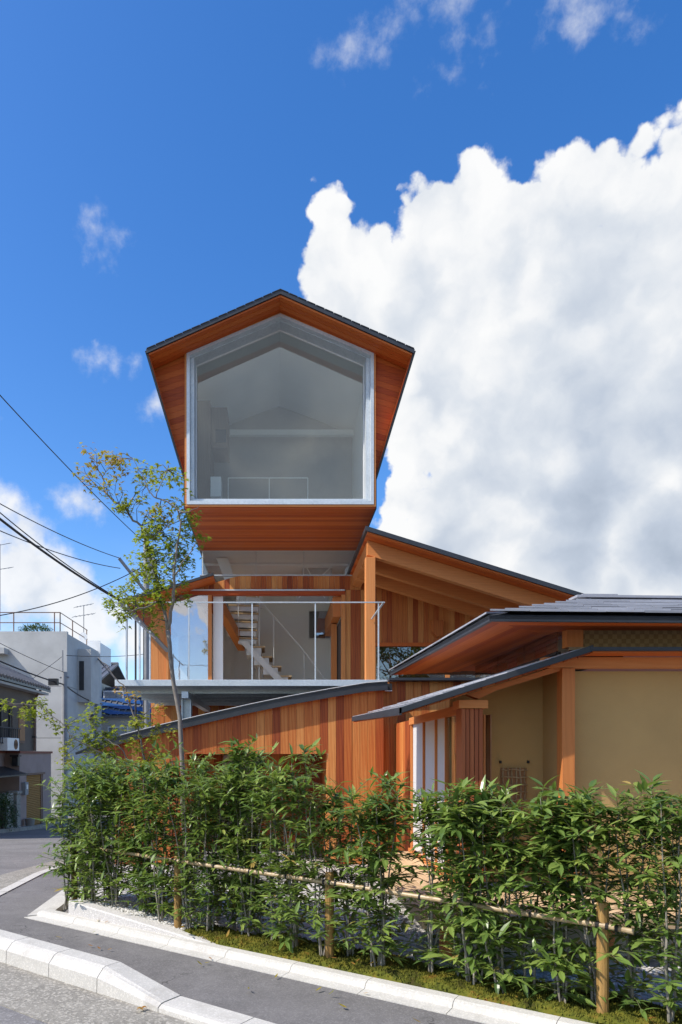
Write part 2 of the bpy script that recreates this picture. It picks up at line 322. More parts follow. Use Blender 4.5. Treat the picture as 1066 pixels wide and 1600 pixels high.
class MB:
    def __init__(s): s.v = []; s.f = []; s.tone = []
    def face(s, idx, tone=0.0): s.f.append(idx); s.tone.append(tone)
    def box(s, x0, x1, y0, y1, z0, z1):
        b = len(s.v)
        s.v += [Vector(c) for c in ((x0, y0, z0), (x1, y0, z0), (x1, y1, z0), (x0, y1, z0), (x0, y0, z1), (x1, y0, z1), (x1, y1, z1), (x0, y1, z1))]
        for q in ((0, 3, 2, 1), (4, 5, 6, 7), (0, 1, 5, 4), (1, 2, 6, 5), (2, 3, 7, 6), (3, 0, 4, 7)): s.face([b+i for i in q])
        return s
    def prism(s, poly, off):
        """closed prism: polygon extruded by a vector"""
        poly = [Vector(p) for p in poly]; off = Vector(off); n = len(poly); b = len(s.v)
        nor = Vector((0, 0, 0))
        for i in range(n): nor += poly[i].cross(poly[(i+1) % n])
        if nor.dot(off) > 0: poly = poly[::-1]
        s.v += poly + [p+off for p in poly]
        s.face([b+i for i in range(n)]); s.face([b+n+i for i in reversed(range(n))])
        for i in range(n):
            j = (i+1) % n; s.face([b+j, b+i, b+n+i, b+n+j])
        return s
    def tube(s, pts, rads, seg=8, cap=True):
        pts = [Vector(p) for p in pts]
        if not isinstance(rads, (list, tuple)): rads = [rads]*len(pts)
        b = len(s.v); up = Vector((0.13, 0.31, 0.94)); last = None
        for i, p in enumerate(pts):
            d = (pts[min(i+1, len(pts)-1)]-pts[max(i-1, 0)]).normalized()
            if last is None: a = d.cross(up if abs(d.dot(up)) < .95 else Vector((1, 0, 0))).normalized()
            else: a = (last - d*last.dot(d)).normalized()
            last = a; c = d.cross(a)
            for k in range(seg):
                w = 2*math.pi*k/seg; s.v.append(p+(a*math.cos(w)+c*math.sin(w))*rads[i])
        for i in range(len(pts)-1):
            for k in range(seg):
                k2 = (k+1) % seg
                s.face([b+i*seg+k, b+i*seg+k2, b+(i+1)*seg+k2, b+(i+1)*seg+k])
        if cap:
            s.face([b+k for k in reversed(range(seg))]); e = b+(len(pts)-1)*seg
            s.face([e+k for k in range(seg)])
        return s
    def sheet(s, prof, y0, y1, th):
        """a profile (x,z) swept along Y with thickness th downwards"""
        for (xa, za), (xb, zb) in zip(prof[:-1], prof[1:]):
            pass
        n = len(prof); b = len(s.v)
        for y in (y0, y1):
            for x, z in prof: s.v.append(Vector((x, y, z)))
            for x, z in prof: s.v.append(Vector((x, y, z-th)))
        for i in range(n-1):
            s.face([b+i, b+i+1, b+2*n+i+1, b+2*n+i]); s.face([b+n+i+1, b+n+i, b+3*n+i, b+3*n+i+1])
            s.face([b+i+1, b+i, b+n+i, b+n+i+1]); s.face([b+2*n+i, b+2*n+i+1, b+3*n+i+1, b+3*n+i])
        s.face([b, b+2*n, b+3*n, b+n]); s.face([b+n-1, b+2*n-1, b+4*n-1, b+3*n-1])
        return s
    def build(s, name, mat, parent=None, smooth=False, bevel=0.0, **tags):
        lo = Vector((min(v.x for v in s.v), min(v.y for v in s.v), min(v.z for v in s.v)))
        hi = Vector((max(v.x for v in s.v), max(v.y for v in s.v), max(v.z for v in s.v)))
        c = (lo+hi)/2
        if parent is None: c.z = lo.z
        me = bpy.data.meshes.new(name)
        me.from_pydata([v-c for v in s.v], [], s.f)
        if any(s.tone):
            a = me.attributes.new('tone', 'FLOAT', 'FACE'); a.data.foreach_set('value', s.tone)
        me.materials.append(M[mat])
        if smooth: me.polygons.foreach_set('use_smooth', [True]*len(me.polygons))
        me.update()
        o = bpy.data.objects.new(name, me); COL.objects.link(o)
        if parent is not None: o.parent = parent; o.location = c-WL[parent.name]
        else: o.location = c
        WL[o.name] = c
        if bevel:
            bv = o.modifiers.new('edge', 'BEVEL'); bv.width = bevel; bv.segments = 2; bv.limit_method = 'ANGLE'; bv.angle_limit = R(40)
        tag(o, **tags)
        return o
def tag(o, label=None, cat=None, group=None, kind=None):
    if label: o['label'] = label
    if cat: o['category'] = cat
    if group: o['group'] = group
    if kind: o['kind'] = kind
def empty(name, loc, **tags):
    o = bpy.data.objects.new(name, None); COL.objects.link(o); o.location = loc; WL[o.name] = Vector(loc)
    o.empty_display_size = .2; tag(o, **tags); return o
def box(name, mat, parent, x0, x1, y0, y1, z0, z1, bevel=0.0, **tags):
    return MB().box(min(x0, x1), max(x0, x1), min(y0, y1), max(y0, y1), min(z0, z1), max(z0, z1)).build(name, mat, parent, bevel=bevel, **tags)

def upright_boards(parent, Y, x0, x1, zb, zt, mat='cedar_upright', w=.108, th=.02, name='board'):
    """vertical boards, front face at Y-th, each its own object; zb / zt are numbers or functions of x"""
    zbf = zb if callable(zb) else (lambda x: zb); ztf = zt if callable(zt) else (lambda x: zt)
    n = max(1, round((x1-x0)/w)); w = (x1-x0)/n
    for i in range(n):
        a, b = x0+i*w+.0015, x0+(i+1)*w-.0015; j = rnd.uniform(-.003, .003); yf = Y-th+j
        MB().prism([(a, yf, zbf(a)), (b, yf, zbf(b)), (b, yf, ztf(b)), (a, yf, ztf(a))], (0, th-j, 0)).build(name, mat, parent)
def side_boards(parent, X, y0, y1, zb, zt, face=-1, mat='cedar_upright', w=.108, th=.02, name='board'):
    n = max(1, round((y1-y0)/w)); w = (y1-y0)/n
    for i in range(n):
        a, b = y0+i*w+.0015, y0+(i+1)*w-.0015; j = rnd.uniform(-.003, .003); xf = X+face*(th+j)
        MB().prism([(xf, a, zb), (xf, b, zb), (xf, b, zt), (xf, a, zt)], (-face*(th+j), 0, 0)).build(name, mat, parent)

# ------------------------------------------------------------------ ground, road, pavement, kerbs
def zg(x, y):
    return -.07*min(max(0.0, y-9.0), 16.0)
U = Vector((.816, -.578, 0)); N = Vector((.578, .816, 0))
U2 = Vector((.805, -.593, 0)); N2 = Vector((.593, .805, 0))

g = MB()
ys = [-400, -60, -10, 0, 3, 6, 9, 12, 15, 18, 21, 25, 30, 60, 400]; xs = [-400, -60, -20, -8, -3, 0, 3, 10, 60, 400]
for y in ys:
    for x in xs: g.v.append(Vector((x, y, zg(x, y))))
for j in range(len(ys)-1):
    for i in range(len(xs)-1):
        a = j*len(xs)+i; g.face([a, a+1, a+1+len(xs), a+len(xs)])
g.build('road', 'road_asphalt', None, label='grey asphalt road and street around the corner plot', kind='structure')

KB = Vector((-2.11, 5.23, 0))                   # foot of the raised kerb where it enters the frame
def kb(t, off=0.0, z=0.0): return KB+U2*t+N2*off+Vector((0, 0, z))
gt = MB()
q = [kb(-3.4, -.50), kb(5, -.50), kb(5, 0), kb(-3.4, 0)]
gt.prism([p_+Vector((0, 0, -.05)) for p_ in q], (0, 0, .056)).build('gutter', 'gutter_concrete', None, label='worn concrete gutter along the foot of the kerb', kind='structure')

walk = MB()
K0 = Vector((-2.40, 6.52, 0))                   # tip of the flush edging
def ke(t, off=0.0, z=0.0): return K0+U*t+N*off+Vector((0, 0, z))
wz = .035
pl = [kb(-1.05, .20), kb(5.0, .20), ke(6.5, .05), ke(.0, .0), Vector((-2.40, 7.72, 0)), Vector((-2.40, 9.0, 0)), Vector((-3.02, 9.0, 0)), Vector((-3.02, 6.2, 0))]
walk.prism([Vector((p_.x, p_.y, -.1)) for p_ in pl], (0, 0, .1+wz))
walk.prism([(-3.02, 9.0, wz), (-2.40, 9.0, wz), (-2.40, 20, zg(0, 20)+wz), (-3.02, 20, zg(0, 20)+wz)], (0, 0, -.1))
walk.build('pavement', 'walk_asphalt', None, label='smooth dark asphalt pavement between kerb and hedge', kind='structure')

ko = empty('raised_kerb', kb(0), label='white concrete kerb ramping down at the driveway', kind='structure')
def kerb_block(t0, t1, h0, h1, parent, name='kerb_block'):
    m = MB(); b = 0
    for t_, h in ((t0+.003, h0), (t1-.003, h1)):
        for o_, z in ((0, -.06), (.005, h*.62), (.022+.03*min(1, h/.15), h*.93), (.05+.03*min(1, h/.15), h), (.20, h), (.215, h-.012), (.22, -.06)):
            m.v.append(kb(t_, o_, z))
    n = 7
    for i in range(n): j = (i+1) % n; m.face([i, j, n+j, n+i])
    m.face(list(reversed(range(n)))); m.face([n+i for i in range(n)])
    m.build(name, 'kerb_concrete', parent)
for i in range(-5, 2): kerb_block(.08+i*.53-.0, .08+(i+1)*.53, .165, .165, ko)
kerb_block(1.14, 1.72, .165, .055, ko)
for i in range(5): kerb_block(1.72+i*.6, 2.32+i*.6, .05, .05, ko)

eo = empty('flush_edging', ke(0), label='pale concrete edging blocks between pavement and moss', kind='structure')
for i in range(11):
    t0, t1 = i*.60, (i+1)*.60
    m = MB()
    for t_ in (t0+.002, t1-.002):
        for o_, z in ((0, -.05), (0, wz+.006), (.095, wz+.012), (.115, wz+.045), (.14, wz+.055), (.215, wz+.055), (.215, -.05)):
            a = o_
            if i == 0 and t_ < t1-.01: t__ = t_+o_*.55
            else: t__ = t_
            m.v.append(ke(t__, o_, z))
    n = 7
    for k in range(n): j = (k+1) % n; m.face([k, j, n+j, n+k])
    m.face(list(reversed(range(n)))); m.face([n+k for k in range(n)])
    m.build('edging_block', 'kerb_concrete', eo)
# flush strip turning the corner into the side street and the white edge along it
st = MB().prism([ke(.02, .02, -.05), ke(.14, .20, -.05), Vector((-2.20, 7.9, -.05)), Vector((-2.42, 7.9, -.05))], (0, 0, .05+wz+.02))
st.build('edging_block', 'kerb_concrete', eo)
eb = empty('street_edging', (-3.1, 8, 0), label='white flush edging blocks between pavement and side street', kind='structure')
for i in range(9):
    y0 = 5.9+i*.6; y1 = y0+.59
    MB().prism([(-3.14, y0, zg(0, y0)-.05), (-3.02, y0, zg(0, y0)-.05), (-3.02, y1, zg(0, y1)-.05), (-3.14, y1, zg(0, y1)-.05)], (0, 0, .05+wz+.012)).build('edging_block', 'kerb_concrete', eb)
MB().prism([(-3.6, 5.6, -.04), (-3.14, 5.6, -.04), (-3.14, 9, -.04), (-3.6, 9, -.04)], (0, 0, .05)).prism([(-3.6, 9, -.04), (-3.14, 9, -.04), (-3.14, 15, zg(0, 15)-.04), (-3.6, 15, zg(0, 15)-.04)], (0, 0, .05)) \
    .build('street_gutter', 'gutter_concrete', None, label='rough concrete gutter strip beside the side street', kind='structure')

# plot of the garden: a low plinth with a gravel top
gz = .075
gp = [ke(.45, .21), ke(6.9, .21), Vector((7.5, 4.5, 0)), Vector((7.5, 20, 0)), Vector((-2.22, 20, 0)), Vector((-2.22, 7.5, 0))]
MB().prism([Vector((p_.x, p_.y, -1.3)) for p_ in gp], (0, 0, 1.3+gz)).build('garden_ground', 'gravel_bed', None, label='white gravel ground of the garden behind the hedge', kind='structure')
# granite wedge holding the gravel at the corner
m = MB()
for t_, h in ((.42, .215), (2.2, gz+.012)):
    for o_, z in ((.19, -.05), (.19, h-.01), (.20, h), (.30, h), (.30, -.05)): m.v.append(ke(t_, o_, z))
for k in range(5): j = (k+1) % 5; m.face([k, j, 5+j, 5+k])
m.face([4, 3, 2, 1, 0]); m.face([5, 6, 7, 8, 9])
m.build('granite_edging', 'granite', None, label='speckled granite edging stone tapering along the gravel corner', cat='edging stone')
# raised gravel behind it
m = MB()
grid = {}
for i in range(16):
    for j in range(8):
        t_ = .42+i*.115; o_ = .295+j*.16; e = max(0, 1-(t_-.42)/1.7)
        z = gz+.004+e*.115*max(0, 1-j/7)
        grid[i, j] = len(m.v); m.v.append(ke(t_, o_, z))
for i in range(15):
    for j in range(7): m.face([grid[i, j], grid[i+1, j], grid[i+1, j+1], grid[i, j+1]])
m.build('gravel_bank', 'gravel_bed', None, smooth=True, label='bank of white gravel behind the granite edging', kind='structure')

def ico():
    ph = (1+5**.5)/2
    vs = [Vector(v).normalized() for v in ((-1, ph, 0), (1, ph, 0), (-1, -ph, 0), (1, -ph, 0), (0, -1, ph), (0, 1, ph), (0, -1, -ph), (0, 1, -ph), (ph, 0, -1), (ph, 0, 1), (-ph, 0, -1), (-ph, 0, 1))]
    fs = [(0, 11, 5), (0, 5, 1), (0, 1, 7), (0, 7, 10), (0, 10, 11), (1, 5, 9), (5, 11, 4), (11, 10, 2), (10, 7, 6), (7, 1, 8), (3, 9, 4), (3, 4, 2), (3, 2, 6), (3, 6, 8), (3, 8, 9), (4, 9, 5), (2, 4, 11), (6, 2, 10), (8, 6, 7), (9, 8, 1)]
    return vs, fs
IV, IF = ico()
m = MB()
for _ in range(5200):
    near = rnd.random() < .45
    if near: t_ = rnd.uniform(.45, 2.3); o_ = .30+rnd.random()**1.3*1.0
    else: t_ = rnd.uniform(1.5, 6.4); o_ = rnd.uniform(.8, 2.5)
    e = max(0, 1-(t_-.42)/1.7); z = gz+.006+e*.115*max(0, 1-(o_-.295)/1.12)
    p_ = ke(t_, o_, z); r_ = rnd.uniform(.008, .019); b = len(m.v)
    sx, sy, sz = rnd.uniform(.8, 1.3), rnd.uniform(.8, 1.3), rnd.uniform(.5, .8)
    for v in IV: m.v.append(p_+Vector((v.x*sx*r_, v.y*sy*r_, v.z*sz*r_)))
    for f in IF: m.face([b+k for k in f])
m.build('gravel', 'gravel_stone', None, label='loose white gravel stones under the hedge', cat='gravel', kind='stuff')

# moss bed
m = MB(); grid = {}
NI, NJ = 130, 22
def moss_z(t_, o_):
    p_ = ke(t_, o_)
    e = noise.fractal(Vector((p_.x*3.2, p_.y*3.2, 0)), 1, 2, 4)*.03+.035+noise.noise(Vector((p_.x*11, p_.y*11, 3)))*.010
    k = min(1, (o_-.205)/.06)*min(1, max(0, (1.05-o_)/.2))*min(1, max(0, (t_-1.62)/.25))
    return gz+.002+max(0, e)*k + (-.03 if k <= 0 else 0)
for i in range(NI):
    for j in range(NJ):
        t_ = 1.6+i*(5.1/NI); w_ = .25+.65*min(1, max(0, (t_-1.6)/.9))
        o_ = .216+j*(.50*w_/.9/(NJ-1)); 
        if t_ < 2.2: o_ = o_+.09*(2.2-t_)/.6
        grid[i, j] = len(m.v); pp = ke(t_, o_); pp.z = moss_z(t_, o_) if j not in (0, NJ-1) else gz-.02
        m.v.append(pp)
for i in range(NI-1):
    for j in range(NJ-1): m.face([grid[i, j], grid[i+1, j], grid[i+1, j+1], grid[i, j+1]], .01)
for _ in range(16000):
    i, j = rnd.randrange(NI-1), rnd.randrange(1, NJ-2)
    p_ = m.v[grid[i, j]].lerp(m.v[grid[i+1, j+1]], rnd.random())+Vector((rnd.uniform(-.02, .02), rnd.uniform(-.02, .02), -.003))
    h = rnd.uniform(.008, .022); r_ = rnd.uniform(.004, .009); a = rnd.random()*6.28; b = len(m.v)
    for k in range(3): m.v.append(p_+Vector((math.cos(a+k*2.09)*r_, math.sin(a+k*2.09)*r_, 0)))
    m.v.append(p_+Vector((rnd.uniform(-.006, .006), rnd.uniform(-.006, .006), h)))
    tn = rnd.random()
    for f in ((0, 1, 3), (1, 2, 3), (2, 0, 3)): m.face([b+k for k in f], tn)
m.build('moss', 'moss', None, label='mounded green and rust moss under the hedge', cat='moss', kind='stuff')


# ------------------------------------------------------------------ the timber house
house = empty('timber_house', (0, 14, 0), label='cedar clad house with a glazed gable tower over a steel deck', cat='house')
def part(name, mat='white_wall'):                # a part that only holds pieces
    return empty(name, WL[house.name].copy())
def sub_empty(name, parent):
    o = empty(name, WL[parent.name].copy()); o.parent = parent; o.location = (0, 0, 0); return o

# --- tower: window, roof, flared walls
CX, HW, TY = .087, 1.61, 11.6
ZB, ZE, ZA = 5.82, 8.40, 9.085
SL = (ZA-ZE)/HW
def gable(hw, zb, za, y): return [Vector((CX-hw, y, zb)), Vector((CX+hw, y, zb)), Vector((CX+hw, y, za-SL*hw)), Vector((CX, y, za)), Vector((CX-hw, y, za-SL*hw))]
tw = sub_empty('tower_window', house)
def ring(outer, inner, y0, y1, name, mat, parent):
    m = MB(); n = len(outer)
    for y in (y0, y1):
        for lst in (outer, inner):
            for v in lst: m.v.append(Vector((v.x, y, v.z)))
    for i in range(n):
        j = (i+1) % n
        m.face([i, j, n+j, n+i]); m.face([2*n+j, 2*n+i, 3*n+i, 3*n+j])
        m.face([j, i, 2*n+i, 2*n+j]); m.face([n+i, n+j, 3*n+j, 3*n+i])
    return m.build(name, mat, parent)
o1 = gable(HW-.022, ZB+.015, ZA-.012, 0); i1 = gable(HW-.075, ZB+.075, ZA-.07, 0)
ring(o1, i1, TY-.03, TY+.33, 'outer_frame', 'galvanised', tw)
o2 = gable(HW-.077, ZB+.077, ZA-.072, 0); i2 = gable(HW-.140, ZB+.14, ZA-.088, 0)
ring(o2, i2, TY+.06, TY+.36, 'inner_frame', 'galvanised', tw)
i3 = gable(HW-.160, ZB+.155, ZA-.115, 0); o3 = gable(HW-.142, ZB+.142, ZA-.09, 0)
ring(o3, i3, TY+.29, TY+.345, 'glazing_bead', 'white_paint', tw)
MB().prism(gable(HW-.145, ZB+.145, ZA-.092, TY+.31), (0, .012, 0)).build('pane', 'window_glass', tw)
tr = [gable(HW+.012, ZB-.02, ZA+.012, 0)[k] for k in range(5)]; ti = gable(HW-.02, ZB+.012, ZA-.01, 0)
ring(tr, ti, TY-.02, TY+.06, 'timber_trim', 'fir_across', tw)

troof = sub_empty('tower_roof', house)
RZ, RW = 9.226, 2.205
prof = [(CX-RW, RZ-.444*RW), (CX, RZ), (CX+RW, RZ-.444*RW)]
MB().sheet(prof, 11.2, 17.2, .07).build('roof_sheet', 'roof_metal', troof)
for s_ in (-1, 1):
    # standing laps along the verge
    n = 15; m = MB()
    for i in range(n):
        a = i/n*RW; b = (i+1)/n*RW-.01
        m.prism([(CX+s_*a, 11.19, RZ-.444*a+.008), (CX+s_*b, 11.19, RZ-.444*b+.011), (CX+s_*b, 11.19, RZ-.444*b+.002), (CX+s_*a, 11.19, RZ-.444*a-.004)], (0, 5.8, 0))
    m.build('roof_courses', 'roof_metal', troof)
    # soffit boards of the front overhang, running up the slope
    for k in range(4):
        y0 = 11.225+k*.1
        a, b = .0, RW-.04; dz = .075+.005*k
        MB().prism([(CX+s_*a, y0, RZ-dz), (CX+s_*b, y0, RZ-.444*b-dz), (CX+s_*b, y0+.097, RZ-.444*b-dz), (CX+s_*a, y0+.097, RZ-dz)], (0, 0, -.03)).build('soffit_board', 'cedar_across', troof)
flare = sub_empty('tower_flank', house)
EZ = RZ-.444*RW-.02; BZ = 6.33
for s_ in (-1, 1):
    e = Vector((CX+s_*(RW-.012), 11.215, EZ)); b = Vector((CX+s_*(HW+.02), 11.72, BZ))
    e2 = Vector((e.x, 17.1, EZ)); b2 = Vector((b.x, 17.1, BZ))
    MB().prism([e, b, b2, e2], (s_*.035, 0, 0)).build('flank_sheet', 'roof_metal', flare)
    MB().prism([e+Vector((-s_*.004, .012, 0)), b+Vector((-s_*.004, .012, 0)), Vector((b.x-s_*.004, 11.9, BZ)), Vector((e.x-s_*.004, 11.9, EZ))], (-s_*.014, 0, 0)).build('flank_lining', 'cedar_across', flare)
    MB().box(min(b.x, b.x+s_*.03), max(b.x, b.x+s_*.03), 11.74, 17.1, ZB-.0, BZ).build('flank_sheet', 'roof_metal', flare)
    # flared front cladding: horizontal boards between the leaning edge and the window
    t1 = Vector((CX+s_*(HW+.005), 11.64, ZE+.0)); n = 21
    for k in range(n):
        f0, f1 = k/n, (k+1)/n-.0015
        def L(f):
            q_ = b.lerp(e, f); q_.y = 11.75-.09*f; return q_
        def Rr(f):
            q_ = Vector((CX+s_*(HW+.005), 11.74-.1*f, BZ+(ZE-BZ)*f)); return q_
        poly = [L(f0), Rr(f0), Rr(f1), L(f1)]
        if k == n-1: poly = [L(f0), Rr(f0), Rr(1.0), L(.995)]
        if k == 0: poly = [L(0.0), Rr(f1), L(f1)]
        MB().prism(poly, (0, .02, 0)).build('flank_board', 'cedar_across', flare)
    # lower strip down to the underside
under = sub_empty('tower_underside', house)
n = 22
for k in range(n):
    y0 = TY-.0+k*(2.42/n)
    MB().box(CX-HW-.008, CX+HW+.008, y0+.002, y0+2.42/n-.002, ZB-.045+rnd.uniform(-.002, .002), ZB-.022).build('soffit_board', 'cedar_across', under)
box('floor_slab', 'white_wall', under, CX-HW, CX+HW, TY+.36, 17.0, ZB-.018, ZB+.12)
# room behind the window
tr_ = sub_empty('tower_room', house)
box('wall', 'white_wall', tr_, CX-HW+.02, CX-HW+.06, TY+.37, 16.9, ZB+.12, ZE+.02)
box('wall', 'white_wall', tr_, CX+HW-.06, CX+HW-.02, TY+.37, 16.9, ZB+.12, ZE+.02)
BW = 14.45
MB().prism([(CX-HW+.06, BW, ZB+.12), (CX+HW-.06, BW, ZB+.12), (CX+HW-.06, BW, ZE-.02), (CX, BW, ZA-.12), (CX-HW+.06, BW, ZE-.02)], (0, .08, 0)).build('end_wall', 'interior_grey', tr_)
for s_ in (-1, 1):
    MB().prism([(CX, TY+.37, ZA-.05), (CX+s_*HW, TY+.37, ZE-.04), (CX+s_*HW, 16.9, ZE-.04), (CX, 16.9, ZA-.05)], (0, 0, -.03)).build('ceiling', 'white_wall', tr_)
box('tie_beam', 'white_paint', tr_, CX-HW+.07, CX+HW-.07, BW-.3, BW-.2, 8.22, 8.33)
box('cabinet', 'stone_oak', tr_, CX-1.52, CX-1.28, 12.55, 13.4, ZB+.12, 8.10)
box('cabinet', 'stone_oak', tr_, CX-1.27, CX-.98, 12.75, 13.4, 7.32, 8.08)
box('cabinet', 'dark_metal', tr_, CX-1.20, CX-1.00, 12.742, 12.749, 7.42, 7.66)
box('white_box', 'white_paint', tr_, CX-1.27, CX-1.08, 12.5, 12.8, 6.32, 6.68)
m = MB(); ry = 13.3; rz = 6.98
m.tube([(CX-1.0, ry, rz), (CX+.55, ry, rz)], .012, 6)
for x in (-1.0, -.2, .55): m.tube([(CX+x, ry, ZB+.1), (CX+x, ry, rz)], .01, 6)
m.build('handrail', 'white_paint', tr_)

# --- first floor: clerestory, band, sliding doors
WY = 14.0
cl = sub_empty('clerestory', house)
box('pane', 'window_glass', cl, CX-HW+.03, CX+HW-.03, WY+.03, WY+.042, 5.27, ZB-.05)
box('pane', 'window_glass', cl, CX-HW+.01, CX-HW+.022, WY+.045, 16.8, 5.27, ZB-.05)
box('sill_flashing', 'galvanised', cl, CX-HW-.02, CX+HW+.02, WY-.04, WY+.06, 5.25, 5.268)
for x in (-1.58, -.48, .5, 1.55): box('mullion', 'white_paint', cl, CX+x-.012, CX+x+.012, WY+.045, WY+.07, 5.27, ZB-.05)
# white raking rafter and grey shaft seen through the glass
MB().prism([(-1.25, 14.5, ZB-.06), (-1.0, 14.5, ZB-.06), (-.75, 14.5, 5.0), (-.95, 14.5, 5.0)], (0, .12, 0)).build('inner_beam', 'white_wall', cl)
MB().prism([(.62, 15.2, 5.78), (1.28, 15.2, 5.78), (1.18, 15.2, 5.0), (.46, 15.2, 5.0)], (0, .03, 0)).build('shaft_wall', 'bare_concrete', cl)
m = MB(); m.tube([(.52, 15.1, 5.05), (1.22, 15.1, 5.72)], .012, 5); m.tube([(.70, 15.1, 5.72), (1.1, 15.1, 5.05)], .012, 5); m.build('cross_brace', 'white_paint', cl)
for i in range(14): box('louvre', 'white_wall', cl, -.9+i*.045, -.875+i*.045, 15.9, 15.95, 5.0, 5.76)

lroof_top = lambda x: 5.17+(x+1.24)*.283 if x < -1.24 else 5.17
upw = sub_empty('upper_wall', house)
LRZ = lambda x: min(5.245, 5.17+(x+1.24)*.283-.06)
upright_boards(upw, WY, -2.54, 1.86, 4.965, LRZ)
box('backing', 'dark_room', upw, -2.5, 1.86, WY+.002, WY+.06, 4.97, 5.24) if False else None
MB().prism([(-2.5, WY+.003, 4.97), (1.86, WY+.003, 4.97), (1.86, WY+.003, 5.24), (-1.2, WY+.003, 5.10), (-2.5, WY+.003, 4.74)], (0, .09, 0)).build('backing', 'white_wall', upw)
box('flashing', 'galvanised', upw, -2.2, 1.42, WY-.07, WY-.022, 4.935, 4.962)
for x0, x1 in ((-2.55, -2.235),): upright_boards(upw, WY, x0, x1, 2.55, lambda x: LRZ(x)-.002 if False else 4.6, mat='fir_upright', w=.16)
MB().prism([(-2.545, WY-.018, 4.602), (-2.235, WY-.018, 4.602), (-2.235, WY-.018, 4.82), (-2.545, WY-.018, 4.73)], (0, .018, 0)).build('board', 'fir_upright', upw)
upright_boards(upw, WY, 1.445, 1.86, 2.3, 4.96)
# wall below deck level
upright_boards(upw, WY+.01, -2.54, -.2, 1.9, 2.66, w=.14)

doors = sub_empty('sliding_doors', house)
box('head_frame', 'cedar_across', doors, -2.23, 1.44, WY-.05, WY+.09, 4.86, 4.933)
box('jamb', 'fir_upright', doors, 1.36, 1.44, WY-.05, WY+.09, 2.66, 4.858)
box('jamb', 'fir_upright', doors, -2.233, -2.18, WY-.05, WY+.09, 2.66, 4.858)
sd = sub_empty('sliding_door', doors) if False else None
box('stile', 'fir_upright', doors, -1.375, -1.30, WY-.03, WY+.03, 2.70, 4.858)
box('stile', 'fir_upright', doors, -2.178, -2.14, WY-.03, WY+.03, 2.70, 4.858)
box('bottom_rail', 'fir_across', doors, -2.138, -1.377, WY-.028, WY+.028, 2.70, 2.78)
box('pane', 'mirror_glass', doors, -2.138, -1.377, WY-.006, WY+.004, 2.782, 4.857)
box('sill', 'fir_across', doors, -2.23, 1.44, WY-.06, WY+.1, 2.655, 2.70)

rm = sub_empty('upper_room', house)
box('floor', 'pale_across', rm, -2.5, 4.6, WY+.1, 17.6, 2.55, 2.69)
box('back_wall', 'white_wall', rm, -2.5, 1.9, 17.6, 17.7, 2.69, 5.8)
box('wall', 'white_wall', rm, 1.56, 1.66, 15.2, 17.6, 2.69, 5.8)
box('ceiling', 'white_wall', rm, -2.5, -1.55, WY+.1, 17.6, 4.66, 4.72)
box('ceiling', 'white_wall', rm, -1.5, 1.6, 15.0, 17.6, 5.74, 5.79)
box('wall', 'white_wall', rm, -1.62, -1.52, 16.2, 17.6, 2.69, 5.8)
box('nib_wall', 'white_wall', rm, -1.28, -1.08, WY+.12, WY+.2, 2.69, 4.86)
MB().prism([(-1.26, WY+.3, 4.86), (-1.1, WY+.3, 4.86), (-.72, 16.2, 4.3), (-.88, 16.2, 4.3)], (0, 0, -.25)).build('side_beam', 'fir_deep', rm)
MB().prism([(1.2, WY+.12, 4.86), (1.36, WY+.12, 4.86), (1.36, 16.5, 4.86), (1.2, 16.5, 4.86)], (0, 0, -.42)).build('side_beam', 'fir_deep', rm)
box('post', 'fir_upright', rm, 1.22, 1.34, 14.8, 14.92, 2.69, 4.42)
box('opening_shade', 'dark_room', rm, 1.36, 1.55, 14.15, 15.2, 2.69, 4.4)  # solid near-black block; the gloom of the opening is put into its colour
box('low_partition', 'white_wall', rm, .55, 1.5, 16.6, 16.66, 2.69, 3.35)
ws = box('far_window_frame', 'white_paint', rm, .85, 1.45, 17.56, 17.6, 4.55, 5.3)
box('far_window', 'mirror_glass', rm, .88, 1.42, 17.545, 17.558, 4.58, 5.27)
box('door', 'white_paint', rm, -1.05, -.55, 17.55, 17.6, 2.69, 4.4)
# side glazing that lets the low light in
box('side_pane', 'window_glass', rm, -2.50, -2.488, WY+.1, 17.5, 2.7, 4.64)

stair = sub_empty('stair', house)
SY = 15.7; sk = S(SY)
def sx(px): return (px-PX)/sk
def szz(py): return H+(HZ-py)/sk
flight = [(447, 1056), (431, 1041), (417, 1026), (405, 1010.5)]
for px, py in flight:
    box('tread', 'pale_across', stair, sx(px)-.30, sx(px)+.13, SY-.1, SY+.72, szz(py)-.035, szz(py))
    box('riser', 'white_paint', stair, sx(px)-.29, sx(px)+.05, SY-.06, SY+.7, szz(py)-.20, szz(py)-.037)
st1 = MB()
for dy in (-.14, ):
    st1.prism([(sx(374), SY+dy, szz(1003)), (sx(386), SY+dy, szz(1003)), (sx(446), SY+dy, szz(1066)), (sx(432), SY+dy, szz(1066))], (0, .03, 0))
st1.prism([(sx(384), SY+.4, szz(1010)), (sx(392), SY+.4, szz(1010)), (sx(414), SY+.4, szz(1042)), (sx(409), SY+.4, szz(1042))], (0, .03, 0))
st1.build('stringer', 'white_paint', stair)
wind = [(371, 402, 996, 1.0), (353, 402, 983, 4), (354, 403, 970, .5), (355, 404, 957, .2), (357, 405, 944.5, -.2), (385, 405, 930, -3)]
